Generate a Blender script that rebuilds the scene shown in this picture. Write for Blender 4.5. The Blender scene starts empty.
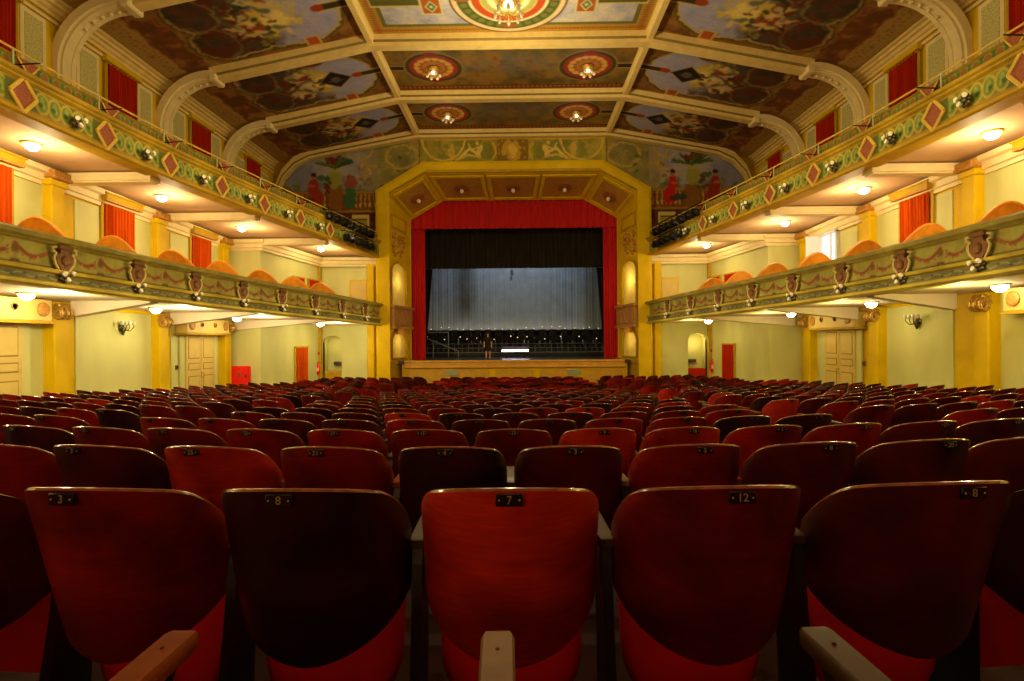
import bpy, bmesh, math, random
import numpy as np
from mathutils import Matrix, Vector

random.seed(7)
rng = np.random.default_rng(7)
C = bpy.context.scene.collection
SC = bpy.context.scene
PI = math.pi
EZ = 1.12                      # eye height above the floor under the camera

# ------------------------------------------------------------------ camera, world, exposure
cam_d = bpy.data.cameras.new('camera')
cam = bpy.data.objects.new('camera', cam_d); C.objects.link(cam)
cam_d.sensor_width = 36.0; cam_d.lens = 36.0 * 550 / 1024; cam_d.clip_start = 0.03; cam_d.clip_end = 200
cam.matrix_world = (Matrix.Translation((0.24, 0, EZ)) @ Matrix.Rotation(math.atan(7 / 550), 4, 'Z')
                    @ Matrix.Rotation(PI / 2, 4, 'X') @ Matrix.Rotation(-math.radians(0.42), 4, 'Z'))
SC.camera = cam
SC.view_settings.view_transform = 'Standard'; SC.view_settings.look = 'None'
SC.view_settings.gamma = 1.0; SC.view_settings.use_curve_mapping = False
SC.view_settings.exposure = 0.18
w = bpy.data.worlds.new('world'); SC.world = w; w.use_nodes = True
w.node_tree.nodes['Background'].inputs[0].default_value = (1.0, 0.62, 0.28, 1)
w.node_tree.nodes['Background'].inputs[1].default_value = 0.10
SC.cycles.max_bounces = 6; SC.cycles.diffuse_bounces = 4; SC.cycles.glossy_bounces = 3
SC.cycles.sample_clamp_indirect = 4.0

def lamp(name, kind, loc, energy, col, size=0.1, rot=None, parent=None, **kw):
    d = bpy.data.lights.new(name, kind); d.energy = energy; d.color = col
    if kind == 'AREA':
        d.shape = 'RECTANGLE'; d.size = size; d.size_y = kw.get('sy', size)
    else:
        d.shadow_soft_size = size
    o = bpy.data.objects.new(name, d); C.objects.link(o); o.location = loc
    if rot: o.rotation_euler = rot
    if parent: o.parent = parent
    return o

WARM = (1.0, 0.74, 0.34)
WARM2 = (1.0, 0.81, 0.42)
# light of the rear gallery behind the camera, shining forward over the seats
lamp('rear_gallery_light', 'AREA', (-4.5, -9.0, EZ + 3.3), 170, (1.0, 0.55, 0.25), 4.0, (math.radians(72), 0, math.radians(-16)), sy=0.7)
E_SOFFIT_LOW, E_SOFFIT_HIGH, E_HALL, E_FRONT_FILL = 95, 66, 520, 9

# ------------------------------------------------------------------ colour and materials
def lin(c):
    if isinstance(c, str): c = tuple(int(c[i:i + 2], 16) for i in (0, 2, 4))
    return tuple((v / 255 / 12.92) if v / 255 <= 0.04045 else ((v / 255 + 0.055) / 1.055) ** 2.4 for v in c)

def mat(name, c, rough=0.6, var=0.15, scale=6.0, metal=0.0, bump=0.0, coat=0.0, stretch=(1, 1, 1), emit=None, es=0.0, spec=0.5):
    m = bpy.data.materials.new(name); m.use_nodes = True
    nt = m.node_tree; b = nt.nodes['Principled BSDF']; c = lin(c)
    tc = nt.nodes.new('ShaderNodeTexCoord'); mp = nt.nodes.new('ShaderNodeMapping'); mp.inputs['Scale'].default_value = stretch
    nz = nt.nodes.new('ShaderNodeTexNoise'); nz.inputs['Scale'].default_value = scale; nz.inputs['Detail'].default_value = 4
    cr = nt.nodes.new('ShaderNodeValToRGB')
    cr.color_ramp.elements[0].position = 0.3; cr.color_ramp.elements[1].position = 0.7
    cr.color_ramp.elements[0].color = (*[v * (1 - var) for v in c], 1)
    cr.color_ramp.elements[1].color = (*[min(1, v * (1 + var)) for v in c], 1)
    nt.links.new(tc.outputs['Object'], mp.inputs[0]); nt.links.new(mp.outputs[0], nz.inputs['Vector'])
    nt.links.new(nz.outputs['Fac'], cr.inputs[0]); nt.links.new(cr.outputs[0], b.inputs['Base Color'])
    b.inputs['Roughness'].default_value = rough; b.inputs['Metallic'].default_value = metal
    b.inputs['Coat Weight'].default_value = coat; b.inputs['Coat Roughness'].default_value = 0.15
    b.inputs['Specular IOR Level'].default_value = spec
    if bump:
        bn = nt.nodes.new('ShaderNodeBump'); bn.inputs['Strength'].default_value = bump; bn.inputs['Distance'].default_value = 0.02
        nt.links.new(nz.outputs['Fac'], bn.inputs['Height']); nt.links.new(bn.outputs[0], b.inputs['Normal'])
    if emit:
        b.inputs['Emission Color'].default_value = (*lin(emit), 1); b.inputs['Emission Strength'].default_value = es
    return m

def painted(name, rough=0.7, var=0.2, scale=10):
    m = bpy.data.materials.new(name); m.use_nodes = True
    nt = m.node_tree; b = nt.nodes['Principled BSDF']
    at = nt.nodes.new('ShaderNodeAttribute'); at.attribute_name = 'Paint'
    tc = nt.nodes.new('ShaderNodeTexCoord'); nz = nt.nodes.new('ShaderNodeTexNoise')
    nz.inputs['Scale'].default_value = scale; nz.inputs['Detail'].default_value = 5
    mr = nt.nodes.new('ShaderNodeMapRange'); mr.inputs['To Min'].default_value = 1 - var; mr.inputs['To Max'].default_value = 1 + var
    mx = nt.nodes.new('ShaderNodeVectorMath'); mx.operation = 'SCALE'
    nt.links.new(tc.outputs['Object'], nz.inputs['Vector']); nt.links.new(nz.outputs['Fac'], mr.inputs['Value'])
    nt.links.new(at.outputs['Color'], mx.inputs[0]); nt.links.new(mr.outputs[0], mx.inputs['Scale'])
    nt.links.new(mx.outputs[0], b.inputs['Base Color']); b.inputs['Roughness'].default_value = rough
    b.inputs['Specular IOR Level'].default_value = 0.25
    return m

M = {}
M['paint'] = painted('painted_plaster')
M['ochre'] = mat('ochre_paint', 'dfb908', 0.6, 0.08, 2, spec=.15)
M['ochre_dark'] = mat('ochre_dark_paint', 'bd961c', 0.6, 0.12, 3, spec=.15)
M['cream'] = mat('cream_paint', 'f0dca0', 0.6, 0.06, 3)
M['rib'] = mat('rib_cream', 'e8ca7c', 0.6, 0.08, 4)
M['ribline'] = mat('rib_olive_line', '8a7434', 0.7, 0.15, 9)
M['white'] = mat('soffit_white', 'f2e4c6', 0.7, 0.04, 2)
M['panel'] = mat('pale_green_panel', 'd2d084', 0.65, 0.08, 1.3, stretch=(1, 1, 0.4))
M['stipple'] = mat('stippled_panel', 'c9c078', 0.7, 0.35, 26)
M['gold'] = mat('old_gold', 'b58a34', 0.45, 0.3, 18, metal=0.3, bump=0.3)
M['olive'] = mat('olive_gold', '94883a', 0.6, 0.2, 9)
M['soffit_beige'] = mat('soffit_beige', 'd2ac80', 0.7, 0.06, 2)
M['brown'] = mat('ornament_brown', '6e4414', 0.6, 0.3, 22, bump=0.4)
M['redbrown'] = mat('ornament_red', '9a4c1e', 0.6, 0.35, 26)
M['rimcream'] = mat('ornament_cream', 'bcab60', 0.6, 0.12, 12)
M['curt_orange'] = mat('orange_curtain', 'c04a08', 0.9, 0.15, 5, stretch=(1, 1, 0.2), spec=.05)
M['curt_red'] = mat('dark_red_curtain', 'ac2608', 0.9, 0.18, 5, stretch=(1, 1, 0.2), spec=.05)
M['stage_red'] = mat('stage_red_velvet', 'c0080c', 0.85, 0.15, 6, stretch=(2, 2, 0.2))
M['black_cloth'] = mat('black_drape', '26221a', 0.95, 0.3, 4, stretch=(2, 2, 0.2), spec=0.1)
M['black'] = mat('black_metal', '0c0c0c', 0.5, 0.2, 8)
M['grey'] = mat('grey_rail', '8a8a86', 0.4, 0.1, 8)
M['glass'] = mat('frosted_glass', 'd8ceb0', 0.3, 0.04, 8, emit='ffe2a8', es=0.05)
M['bulb_hot'] = mat('lit_glass', 'fff6e0', 0.4, 0.02, 5, emit='fff0cc', es=28)
M['bulb_dim'] = mat('dim_lit_glass', 'fff2cf', 0.4, 0.02, 5, emit='ffe6b0', es=2.5)
M['partition'] = mat('orange_partition', 'cf8a1c', 0.5, 0.2, 4, spec=.2)
M['stage_floor'] = mat('stage_floor_paint', '3a3f40', 0.35, 0.2, 2)
M['floor'] = mat('dark_carpet_floor', '2c0c08', 0.9, 0.3, 5)
M['door'] = mat('door_cream', 'd8bd66', 0.55, 0.06, 3)
M['doorline'] = mat('door_groove', '9c7d30', 0.6, 0.1, 4)
M['seat_red'] = mat('seat_red_vinyl', 'd00408', 0.55, 0.15, 5)
M['iron'] = mat('black_iron', '0d0b0a', 0.45, 0.3, 8)
M['skin'] = mat('skin', 'c98a62', 0.55, 0.08, 6)
M['hair'] = mat('dark_hair', '2a1509', 0.6, 0.3, 20)
M['dark_dress'] = mat('dark_clothes', '16140f', 0.9, 0.2, 9)
M['signred'] = mat('red_cabinet_paint', 'f01010', 0.4, 0.05, 4)
M['lightbar'] = mat('white_tube', 'ffffff', 0.4, 0.01, 3, emit='f4e6ff', es=9)
M['plate'] = mat('number_plate_black', '070605', 0.35, 0.2, 20)
M['digits'] = mat('digit_brass', 'b09a62', 0.4, 0.1, 20, metal=0.2)

def seatwood(name, c, c2):
    """stained plywood: blotchy red with fine vertical grain"""
    m = mat(name, c, 0.42, 0.2, 3.0, coat=0.25, spec=0.4)
    nt = m.node_tree; b = nt.nodes['Principled BSDF']
    cr = next(n for n in nt.nodes if n.type == 'VALTORGB')
    cr.color_ramp.elements[0].color = (*lin(c2), 1); cr.color_ramp.elements[1].color = (*lin(c), 1)
    oi = nt.nodes.new('ShaderNodeObjectInfo'); va = nt.nodes.new('ShaderNodeVectorMath'); va.operation = 'ADD'
    mp = next(n for n in nt.nodes if n.type == 'MAPPING'); nz = next(n for n in nt.nodes if n.type == 'TEX_NOISE')
    nt.links.new(mp.outputs[0], va.inputs[0]); nt.links.new(oi.outputs['Location'], va.inputs[1]); nt.links.new(va.outputs[0], nz.inputs['Vector'])
    gr = nt.nodes.new('ShaderNodeTexNoise'); gr.inputs['Scale'].default_value = 9; gr.inputs['Detail'].default_value = 6
    g2 = nt.nodes.new('ShaderNodeMapping'); g2.inputs['Scale'].default_value = (1.0, 1.0, 9.0)
    tc = next(n for n in nt.nodes if n.type == 'TEX_COORD')
    nt.links.new(tc.outputs['Object'], g2.inputs[0]); nt.links.new(g2.outputs[0], gr.inputs['Vector'])
    mr = nt.nodes.new('ShaderNodeMapRange'); mr.inputs['To Min'].default_value = 0.55; mr.inputs['To Max'].default_value = 1.45
    nt.links.new(gr.outputs['Fac'], mr.inputs['Value'])
    sc = nt.nodes.new('ShaderNodeVectorMath'); sc.operation = 'SCALE'
    nt.links.new(cr.outputs[0], sc.inputs[0]); nt.links.new(mr.outputs[0], sc.inputs['Scale']); nt.links.new(sc.outputs[0], b.inputs['Base Color'])
    return m
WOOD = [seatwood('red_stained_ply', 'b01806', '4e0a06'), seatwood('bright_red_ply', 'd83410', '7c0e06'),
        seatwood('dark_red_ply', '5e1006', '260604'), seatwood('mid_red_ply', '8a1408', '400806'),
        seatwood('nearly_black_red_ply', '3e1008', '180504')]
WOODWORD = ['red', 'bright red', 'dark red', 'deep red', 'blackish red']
RIM = mat('worn_ply_edge', '8e4c2c', 0.16, 0.4, 30, coat=1.0)
ARMS = [mat('tan_arm_wood', '78583a', 0.55, 0.2, 7, spec=.15), mat('orange_arm_wood', '7c3800', 0.6, 0.3, 9, spec=.08), mat('olive_arm_wood', '422c06', 0.4, 0.35, 9, spec=.25)]

# ------------------------------------------------------------------ mesh builder
class MB:
    def __init__(s): s.v = []; s.f = []; s.m = []
    def add(s, vs, fs, mi=0, M4=None):
        k = len(s.v)
        if M4 is not None: vs = [tuple(M4 @ Vector(p)) for p in vs]
        s.v += [tuple(p) for p in vs]; s.f += [tuple(i + k for i in f) for f in fs]; s.m += [mi] * len(fs)
        return s
    def box(s, c, d, mi=0, rz=0.0, M4=None, bev=0.0):
        x, y, z = d[0] / 2, d[1] / 2, d[2] / 2
        if bev:
            b = min(bev, x * .9, y * .9, z * .9); vs = []; fs = []
            for zz, k in ((-z, 1), (-z + b, 0), (z - b, 0), (z, 1)):
                xx, yy = x - b * k, y - b * k
                vs += [(-xx + b * (1 - k), -yy, zz), (xx - b * (1 - k), -yy, zz), (xx, -yy + b * (1 - k), zz), (xx, yy - b * (1 - k), zz),
                       (xx - b * (1 - k), yy, zz), (-xx + b * (1 - k), yy, zz), (-xx, yy - b * (1 - k), zz), (-xx, -yy + b * (1 - k), zz)]
            for r in range(3):
                for i in range(8): fs.append((r * 8 + i, r * 8 + (i + 1) % 8, r * 8 + 8 + (i + 1) % 8, r * 8 + 8 + i))
            fs.append(tuple(range(7, -1, -1))); fs.append(tuple(range(24, 32)))
        else:
            vs = [(i, j, k) for k in (-z, z) for i, j in ((-x, -y), (x, -y), (x, y), (-x, y))]
            fs = [(3, 2, 1, 0), (4, 5, 6, 7), (0, 1, 5, 4), (1, 2, 6, 5), (2, 3, 7, 6), (3, 0, 4, 7)]
        T = Matrix.Translation(c) @ Matrix.Rotation(rz, 4, 'Z')
        return s.add(vs, fs, mi, T if M4 is None else M4 @ T)
    def tube(s, pts, r, n=8, mi=0, closed=False, M4=None):
        P = [Vector(p) for p in pts]; L = len(P); rs = r if isinstance(r, (list, tuple)) else [r] * L
        vs = []; fs = []; up = None
        for i in range(L):
            t = (P[(i + 1) % L] - P[i - 1]) if closed else (P[min(i + 1, L - 1)] - P[max(i - 1, 0)])
            if t.length < 1e-9: t = Vector((0, 0, 1))
            t.normalize()
            if up is None: up = Vector((0, 0, 1)) if abs(t.z) < 0.9 else Vector((1, 0, 0))
            a = t.cross(up)
            if a.length < 1e-5: a = t.cross(Vector((0, 1, 0)))
            a.normalize(); b = a.cross(t); up = b
            for k in range(n):
                q = 2 * PI * k / n; vs.append(P[i] + (a * math.cos(q) + b * math.sin(q)) * rs[i])
        for i in range(L if closed else L - 1):
            for k in range(n):
                j = (i + 1) % L
                fs.append((i * n + k, i * n + (k + 1) % n, j * n + (k + 1) % n, j * n + k))
        if not closed: fs += [tuple(range(n - 1, -1, -1)), tuple((L - 1) * n + k for k in range(n))]
        return s.add(vs, fs, mi, M4)
    def lathe(s, prof, c=(0, 0, 0), n=16, mi=0, M4=None):
        vs = []; fs = []; L = len(prof)
        for r, z in prof:
            for k in range(n):
                q = 2 * PI * k / n; vs.append((c[0] + r * math.cos(q), c[1] + r * math.sin(q), c[2] + z))
        for i in range(L - 1):
            for k in range(n): fs.append((i * n + k, i * n + (k + 1) % n, (i + 1) * n + (k + 1) % n, (i + 1) * n + k))
        fs += [tuple(range(n - 1, -1, -1)), tuple((L - 1) * n + k for k in range(n))]
        return s.add(vs, fs, mi, M4)
    def ball(s, c, r, mi=0, n=10, sc=(1, 1, 1), M4=None):
        pr = [(max(1e-4, math.sin(PI * i / 6)) * r, -math.cos(PI * i / 6) * r) for i in range(7)]
        T = Matrix.Translation(c) @ Matrix.Diagonal((*sc, 1))
        return s.lathe(pr, (0, 0, 0), n, mi, T if M4 is None else M4 @ T)
    def prism(s, poly, d0, d1, M4, mi=0):
        """poly in local x,z ; extruded along local y from d0 to d1"""
        n = len(poly); vs = [(a, d0, b) for a, b in poly] + [(a, d1, b) for a, b in poly]
        fs = [tuple(range(n)), tuple(range(2 * n - 1, n - 1, -1))] + [(i, i + n, (i + 1) % n + n, (i + 1) % n) for i in range(n)]
        return s.add(vs, fs, mi, M4)
    def loft(s, rings, mi=0, closed_profile=True, caps=True):
        k = len(rings[0]); vs = [p for r in rings for p in r]; fs = []
        for i in range(len(rings) - 1):
            for j in range(k if closed_profile else k - 1):
                fs.append((i * k + j, i * k + (j + 1) % k, (i + 1) * k + (j + 1) % k, (i + 1) * k + j))
        if caps and closed_profile: fs += [tuple(range(k - 1, -1, -1)), tuple((len(rings) - 1) * k + j for j in range(k))]
        return s.add(vs, fs, mi)
    def build(s, name, mats, parent=None, smooth=False, fix=True):
        me = bpy.data.meshes.new(name); me.from_pydata(s.v, [], s.f)
        if not isinstance(mats, (list, tuple)): mats = [mats]
        for m in mats: me.materials.append(m)
        me.polygons.foreach_set('material_index', s.m)
        if fix and len(s.f) < 60000:
            bm = bmesh.new(); bm.from_mesh(me); bmesh.ops.recalc_face_normals(bm, faces=bm.faces); bm.to_mesh(me); bm.free()
        if smooth:
            me.polygons.foreach_set('use_smooth', [True] * len(me.polygons))
            try: me.set_sharp_from_angle(angle=math.radians(40))
            except Exception: pass
        me.update()
        o = bpy.data.objects.new(name, me); C.objects.link(o)
        if parent: o.parent = parent
        return o

def tag(o, label=None, cat=None, group=None, kind=None):
    if label: o['label'] = label
    if cat: o['category'] = cat
    if group: o['group'] = group
    if kind: o['kind'] = kind
    return o
def thing(name, label, cat, loc=(0, 0, 0), rz=0.0, group=None):
    o = bpy.data.objects.new(name, None); C.objects.link(o); o.empty_display_size = 0.1
    o.location = loc; o.rotation_euler = (0, 0, rz)
    return tag(o, label, cat, group)
def struct(name, loc=(0, 0, 0)):
    o = bpy.data.objects.new(name, None); C.objects.link(o); o['kind'] = 'structure'; o.location = loc
    return o
def copy_tree(o, parent=None):
    c = o.copy(); C.objects.link(c)
    if parent is not None: c.parent = parent
    for ch in list(o.children): copy_tree(ch, c)
    return c
ORD = ['first', 'second', 'third', 'fourth', 'fifth', 'sixth', 'seventh', 'eighth', 'ninth', 'tenth', 'eleventh', 'twelfth', 'thirteenth',
       'fourteenth', 'fifteenth', 'sixteenth', 'seventeenth', 'eighteenth', 'nineteenth', 'twentieth', 'twenty-first', 'twenty-second', 'twenty-third']

# ------------------------------------------------------------------ painting on plaster (vertex colours)
def fbm(w, h, cell, seed, octs=4):
    r = np.random.default_rng(seed); out = np.zeros((h, w)); amp = 1; tot = 0
    for o in range(octs):
        c = max(1.5, cell / 2 ** o); gw, gh = int(w / c) + 3, int(h / c) + 3; g = r.random((gh, gw))
        x = np.arange(w) / c; y = np.arange(h) / c; xi = x.astype(int); yi = y.astype(int)
        fx = (x - xi); fy = (y - yi); fx = fx * fx * (3 - 2 * fx); fy = (fy * fy * (3 - 2 * fy))[:, None]
        a = g[np.ix_(yi, xi)]; b = g[np.ix_(yi, xi + 1)]; c2 = g[np.ix_(yi + 1, xi)]; d = g[np.ix_(yi + 1, xi + 1)]
        out += amp * ((a * (1 - fx) + b * fx) * (1 - fy) + (c2 * (1 - fx) + d * fx) * fy); tot += amp; amp *= 0.55
    return out / tot
def rgb(c): return np.array([int(c[i:i + 2], 16) for i in (0, 2, 4)], float) / 255

class Canvas:
    """metres: U across, V up; row 0 is V=0"""
    def __init__(s, W, H, res, base, seed=1, mott=0.25):
        s.W, s.H, s.res = W, H, res; s.nx = max(2, int(W / res)); s.ny = max(2, int(H / res)); s.seed = seed
        s.U, s.V = np.meshgrid(np.linspace(0, W, s.nx + 1), np.linspace(0, H, s.ny + 1))
        n = fbm(s.nx + 1, s.ny + 1, 0.5 / res, seed); s.n1 = n; s.n2 = fbm(s.nx + 1, s.ny + 1, 0.25 / res, seed + 50)
        s.A = rgb(base)[None, None, :] * (1 + mott * (n[..., None] - 0.5) * 2)
    def blend(s, mask, col, a=1.0):
        m = (np.clip(mask, 0, 1) * a)[..., None]; c = rgb(col) if isinstance(col, str) else col
        s.A = s.A * (1 - m) + c * m
    def soft(s, d, e=None): return np.clip(0.5 - d / (e or s.res * 1.2), 0, 1)     # d<0 inside
    def ell(s, cx, cy, rx, ry, col, a=1, wob=0, rot=0, edge=None):
        c, q = math.cos(rot), math.sin(rot); x = (s.U - cx) * c + (s.V - cy) * q; y = -(s.U - cx) * q + (s.V - cy) * c
        r = np.sqrt((x / rx) ** 2 + (y / ry) ** 2) + wob * (s.n2 - 0.5) * 3
        m = s.soft((r - 1) * min(rx, ry), edge); s.blend(m, col, a); return m
    def ring(s, cx, cy, rx, ry, wd, col, a=1):
        r = np.sqrt(((s.U - cx) / rx) ** 2 + ((s.V - cy) / ry) ** 2); d = np.abs((r - 1) * min(rx, ry)) - wd / 2; s.blend(s.soft(d), col, a)
    def rect(s, x0, x1, y0, y1, col, a=1, rot=0):
        cx, cy = (x0 + x1) / 2, (y0 + y1) / 2; c, q = math.cos(rot), math.sin(rot)
        x = (s.U - cx) * c + (s.V - cy) * q; y = -(s.U - cx) * q + (s.V - cy) * c
        s.blend(s.soft(np.maximum(np.abs(x) - (x1 - x0) / 2, np.abs(y) - (y1 - y0) / 2)), col, a)
    def dia(s, cx, cy, rx, ry, col, a=1): s.blend(s.soft((np.abs(s.U - cx) / rx + np.abs(s.V - cy) / ry - 1) * min(rx, ry)), col, a)
    def rrd(s, x0, x1, y0, y1, r):
        qx = np.abs(s.U - (x0 + x1) / 2) - (x1 - x0) / 2 + r; qy = np.abs(s.V - (y0 + y1) / 2) - (y1 - y0) / 2 + r
        return np.hypot(np.maximum(qx, 0), np.maximum(qy, 0)) + np.minimum(np.maximum(qx, qy), 0) - r
    def line(s, pts, wd, col, a=1):
        d = np.full_like(s.U, 9.0)
        for (x0, y0), (x1, y1) in zip(pts, pts[1:]):
            L = max(1e-9, (x1 - x0) ** 2 + (y1 - y0) ** 2); t = np.clip(((s.U - x0) * (x1 - x0) + (s.V - y0) * (y1 - y0)) / L, 0, 1)
            d = np.minimum(d, np.hypot(s.U - x0 - t * (x1 - x0), s.V - y0 - t * (y1 - y0)))
        s.blend(s.soft(d - wd / 2), col, a)
    def soften(s, amp=3.0, seed=5, blur=1):
        # brushy edges: displace by noise, then blur a little
        h, w = s.U.shape; a = fbm(w, h, 7, seed, 2) - .5; b = fbm(w, h, 7, seed + 1, 2) - .5
        jj, ii = np.meshgrid(np.arange(w), np.arange(h)); ii = np.clip((ii + a * 2 * amp * 2).round().astype(int), 0, h - 1); jj = np.clip((jj + b * 2 * amp * 2).round().astype(int), 0, w - 1)
        s.A = s.A[ii, jj]
        for _ in range(blur):
            p = np.pad(s.A, ((1, 1), (1, 1), (0, 0)), 'edge'); s.A = (p[:-2, 1:-1] + p[2:, 1:-1] + p[1:-1, :-2] + p[1:-1, 2:] + 2 * s.A) / 6
    def mesh(s, name, pos, parent=None, flipu=False, material=None, keep=None):
        """pos(U array, V array) -> X, Y, Z arrays"""
        X, Y, Z = pos(s.U, s.V); A = s.A[:, ::-1] if flipu else s.A
        A = np.clip(A, 0, 1); L = np.where(A <= 0.04045, A / 12.92, ((A + 0.055) / 1.055) ** 2.4)
        co = np.stack([X, Y, Z], -1).reshape(-1, 3); n1 = s.nx + 1
        i, j = np.meshgrid(np.arange(s.nx), np.arange(s.ny)); b = (j * n1 + i).ravel()
        if keep is not None:
            cu = (s.U[:-1, :-1] + s.U[1:, 1:]) / 2; cv = (s.V[:-1, :-1] + s.V[1:, 1:]) / 2; b = b[keep(cu, cv).ravel()]
        q = np.stack([b, b + 1, b + n1 + 1, b + n1], -1)
        me = bpy.data.meshes.new(name); me.from_pydata(co.tolist(), [], q.tolist())
        at = me.color_attributes.new('Paint', 'FLOAT_COLOR', 'POINT')
        col = np.ones((L.shape[0] * L.shape[1], 4), np.float32); col[:, :3] = L.reshape(-1, 3); at.data.foreach_set('color', col.ravel())
        me.materials.append(material or M['paint']); me.update()
        o = bpy.data.objects.new(name, me); C.objects.link(o)
        if parent: o.parent = parent
        return o

# ================================================================== the hall
WX = 11.7
COLY = [-2.05, 2.0, 6.1, 10.15, 14.25, 18.3, 22.4]
def fdrop(d): d = min(max(d, -6), 25.6); return 0.097 * d - 0.00165 * d * d
def floor_z(x, y): return -fdrop(y - x * x / 40)
def hl(y): return EZ + 1.43 - 0.025 * y          # underside of the lower balcony
def hg(y): return EZ + 4.71 - 0.025 * y          # underside of the gallery
_by = [-6, 0, 5, 10, 14, 18.1, 21.6, 24, 26.6]; _bx = [9.6, 9.6, 9.58, 9.4, 9.05, 8.3, 7.5, 6.98, 6.45]
def bx(y):
    k = 1.3; return float(np.mean([np.interp(y + t, _by, _bx) for t in (-k, -k / 2, 0, k / 2, k)])) if y < 25 else float(np.interp(y, _by, _bx))
def wx(y): return WX if y < 22.4 else 10.35 - 0.9 * (y - 22.4) / 4.4
def frame_at(s, y):
    """point on the balcony front and the unit normal into the hall"""
    dx = (bx(y + 0.05) - bx(y - 0.05)) / 0.1; t = Vector((s * dx, 1)).normalized(); n = Vector((-s * t.y, s * t.x)) if s > 0 else Vector((t.y, -t.x))
    if n.x * s > 0: n = -n
    return Vector((s * bx(y), y)), n, t
def csweep(mb, prof, hf, s, mi=0, y0=2.0, y1=26.5, step=0.35):
    rings = []; N = int((y1 - y0) / step) + 1
    for i in range(N + 1):
        y = y0 + (y1 - y0) * i / N; p, n, t = frame_at(s, y)
        rings.append([(p.x + n.x * o, p.y + n.y * o, hf(y) + h) for o, h in prof])
    return mb.loft(rings, mi)
def rect_prof(o0, o1, h0, h1): return [(o0, h0), (o1, h0), (o1, h1), (o0, h1)]

def pleats(name, w, h, mats, parent=None, n=7, amp=0.04, th=0.012, M4=None, gather=None, jitter=0.0):
    """hanging cloth in the local xz plane"""
    mb = MB(); K = n * 8; R = 10; fr = []; bk = []
    for r in range(R + 1):
        z = h * r / R
        for k in range(K + 1):
            t = k / K; x = (t - 0.5) * w
            if gather: x = gather(t, r / R)
            ph = 2 * PI * n * t + jitter * math.sin(7 * t + 1.3)
            y = amp * math.sin(ph) * (0.75 + 0.25 * math.cos(3 * t + r * 0.15)) + 0.3 * amp * math.sin(2.3 * ph)
            fr.append((x, y, z)); bk.append((x, y + th, z))
    c = K + 1; o = len(fr); fs = []
    for r in range(R):
        for k in range(K):
            a = r * c + k; fs.append((a, a + 1, a + c + 1, a + c)); fs.append((o + a, o + a + c, o + a + c + 1, o + a + 1))
    for k in range(K): fs.append((k, o + k, o + k + 1, k + 1)); a = R * c + k; fs.append((a, a + 1, o + a + 1, o + a))
    for r in range(R): a = r * c; fs.append((a, a + c, o + a + c, o + a)); a += K; fs.append((a, o + a, o + a + c, a + c))
    mb.add(fr + bk, fs, 0, M4)
    return mb.build(name, mats, parent, smooth=True, fix=False)

# ---------------------------------------------------------------- floor
fl = MB(); X = [i * 0.6 - 12 for i in range(41)]; Y = [-3 + i * 0.6 for i in range(51)]
vs = [(x, min(y, 27.2), floor_z(x, y)) for y in Y for x in X]
vs += [(x, min(y, 27.2), floor_z(x, y) - 0.15) for y in Y for x in X]
n = len(X); T = n * len(Y)
fs = [(j * n + i, j * n + i + 1, (j + 1) * n + i + 1, (j + 1) * n + i) for j in range(len(Y) - 1) for i in range(n - 1)]
fs += [tuple(T + q for q in reversed(f)) for f in fs]
fl.add(vs, fs); tag(fl.build('floor', M['floor'], fix=False), kind='structure')

# ---------------------------------------------------------------- ceiling
ceil_root = struct('ceiling')
PROF = [(4.6, 10.14), (9.9, 9.12), (10.6, 8.96), (11.32, 8.76)]
seg = [0.0]
for (a, b), (c2, d) in zip(PROF, PROF[1:]): seg.append(seg[-1] + math.hypot(c2 - a, d - b))
PL = seg[-1]
def prof_at(u): return np.interp(u, seg, [p[0] for p in PROF]), EZ + np.interp(u, seg, [p[1] for p in PROF])
def backing(y0, y1):
    mb = MB(); P = [(-11.8, 8.62)] + [(-a, b) for a, b in reversed(PROF)] + PROF + [(11.8, 8.62)]
    lo = [(a, EZ + b + 0.02) for a, b in P]; hi = [(a, EZ + b + 0.25) for a, b in reversed(P)]
    mb.loft([[(a, y, z) for a, z in lo + hi] for y in (y0, y1)]); return mb.build('backing', M['ochre_dark'], ceil_root)
backing(-3, 27.0)
RY = [6.1, 10.15, 14.25, 18.3, 22.4, 26.5]

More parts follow.
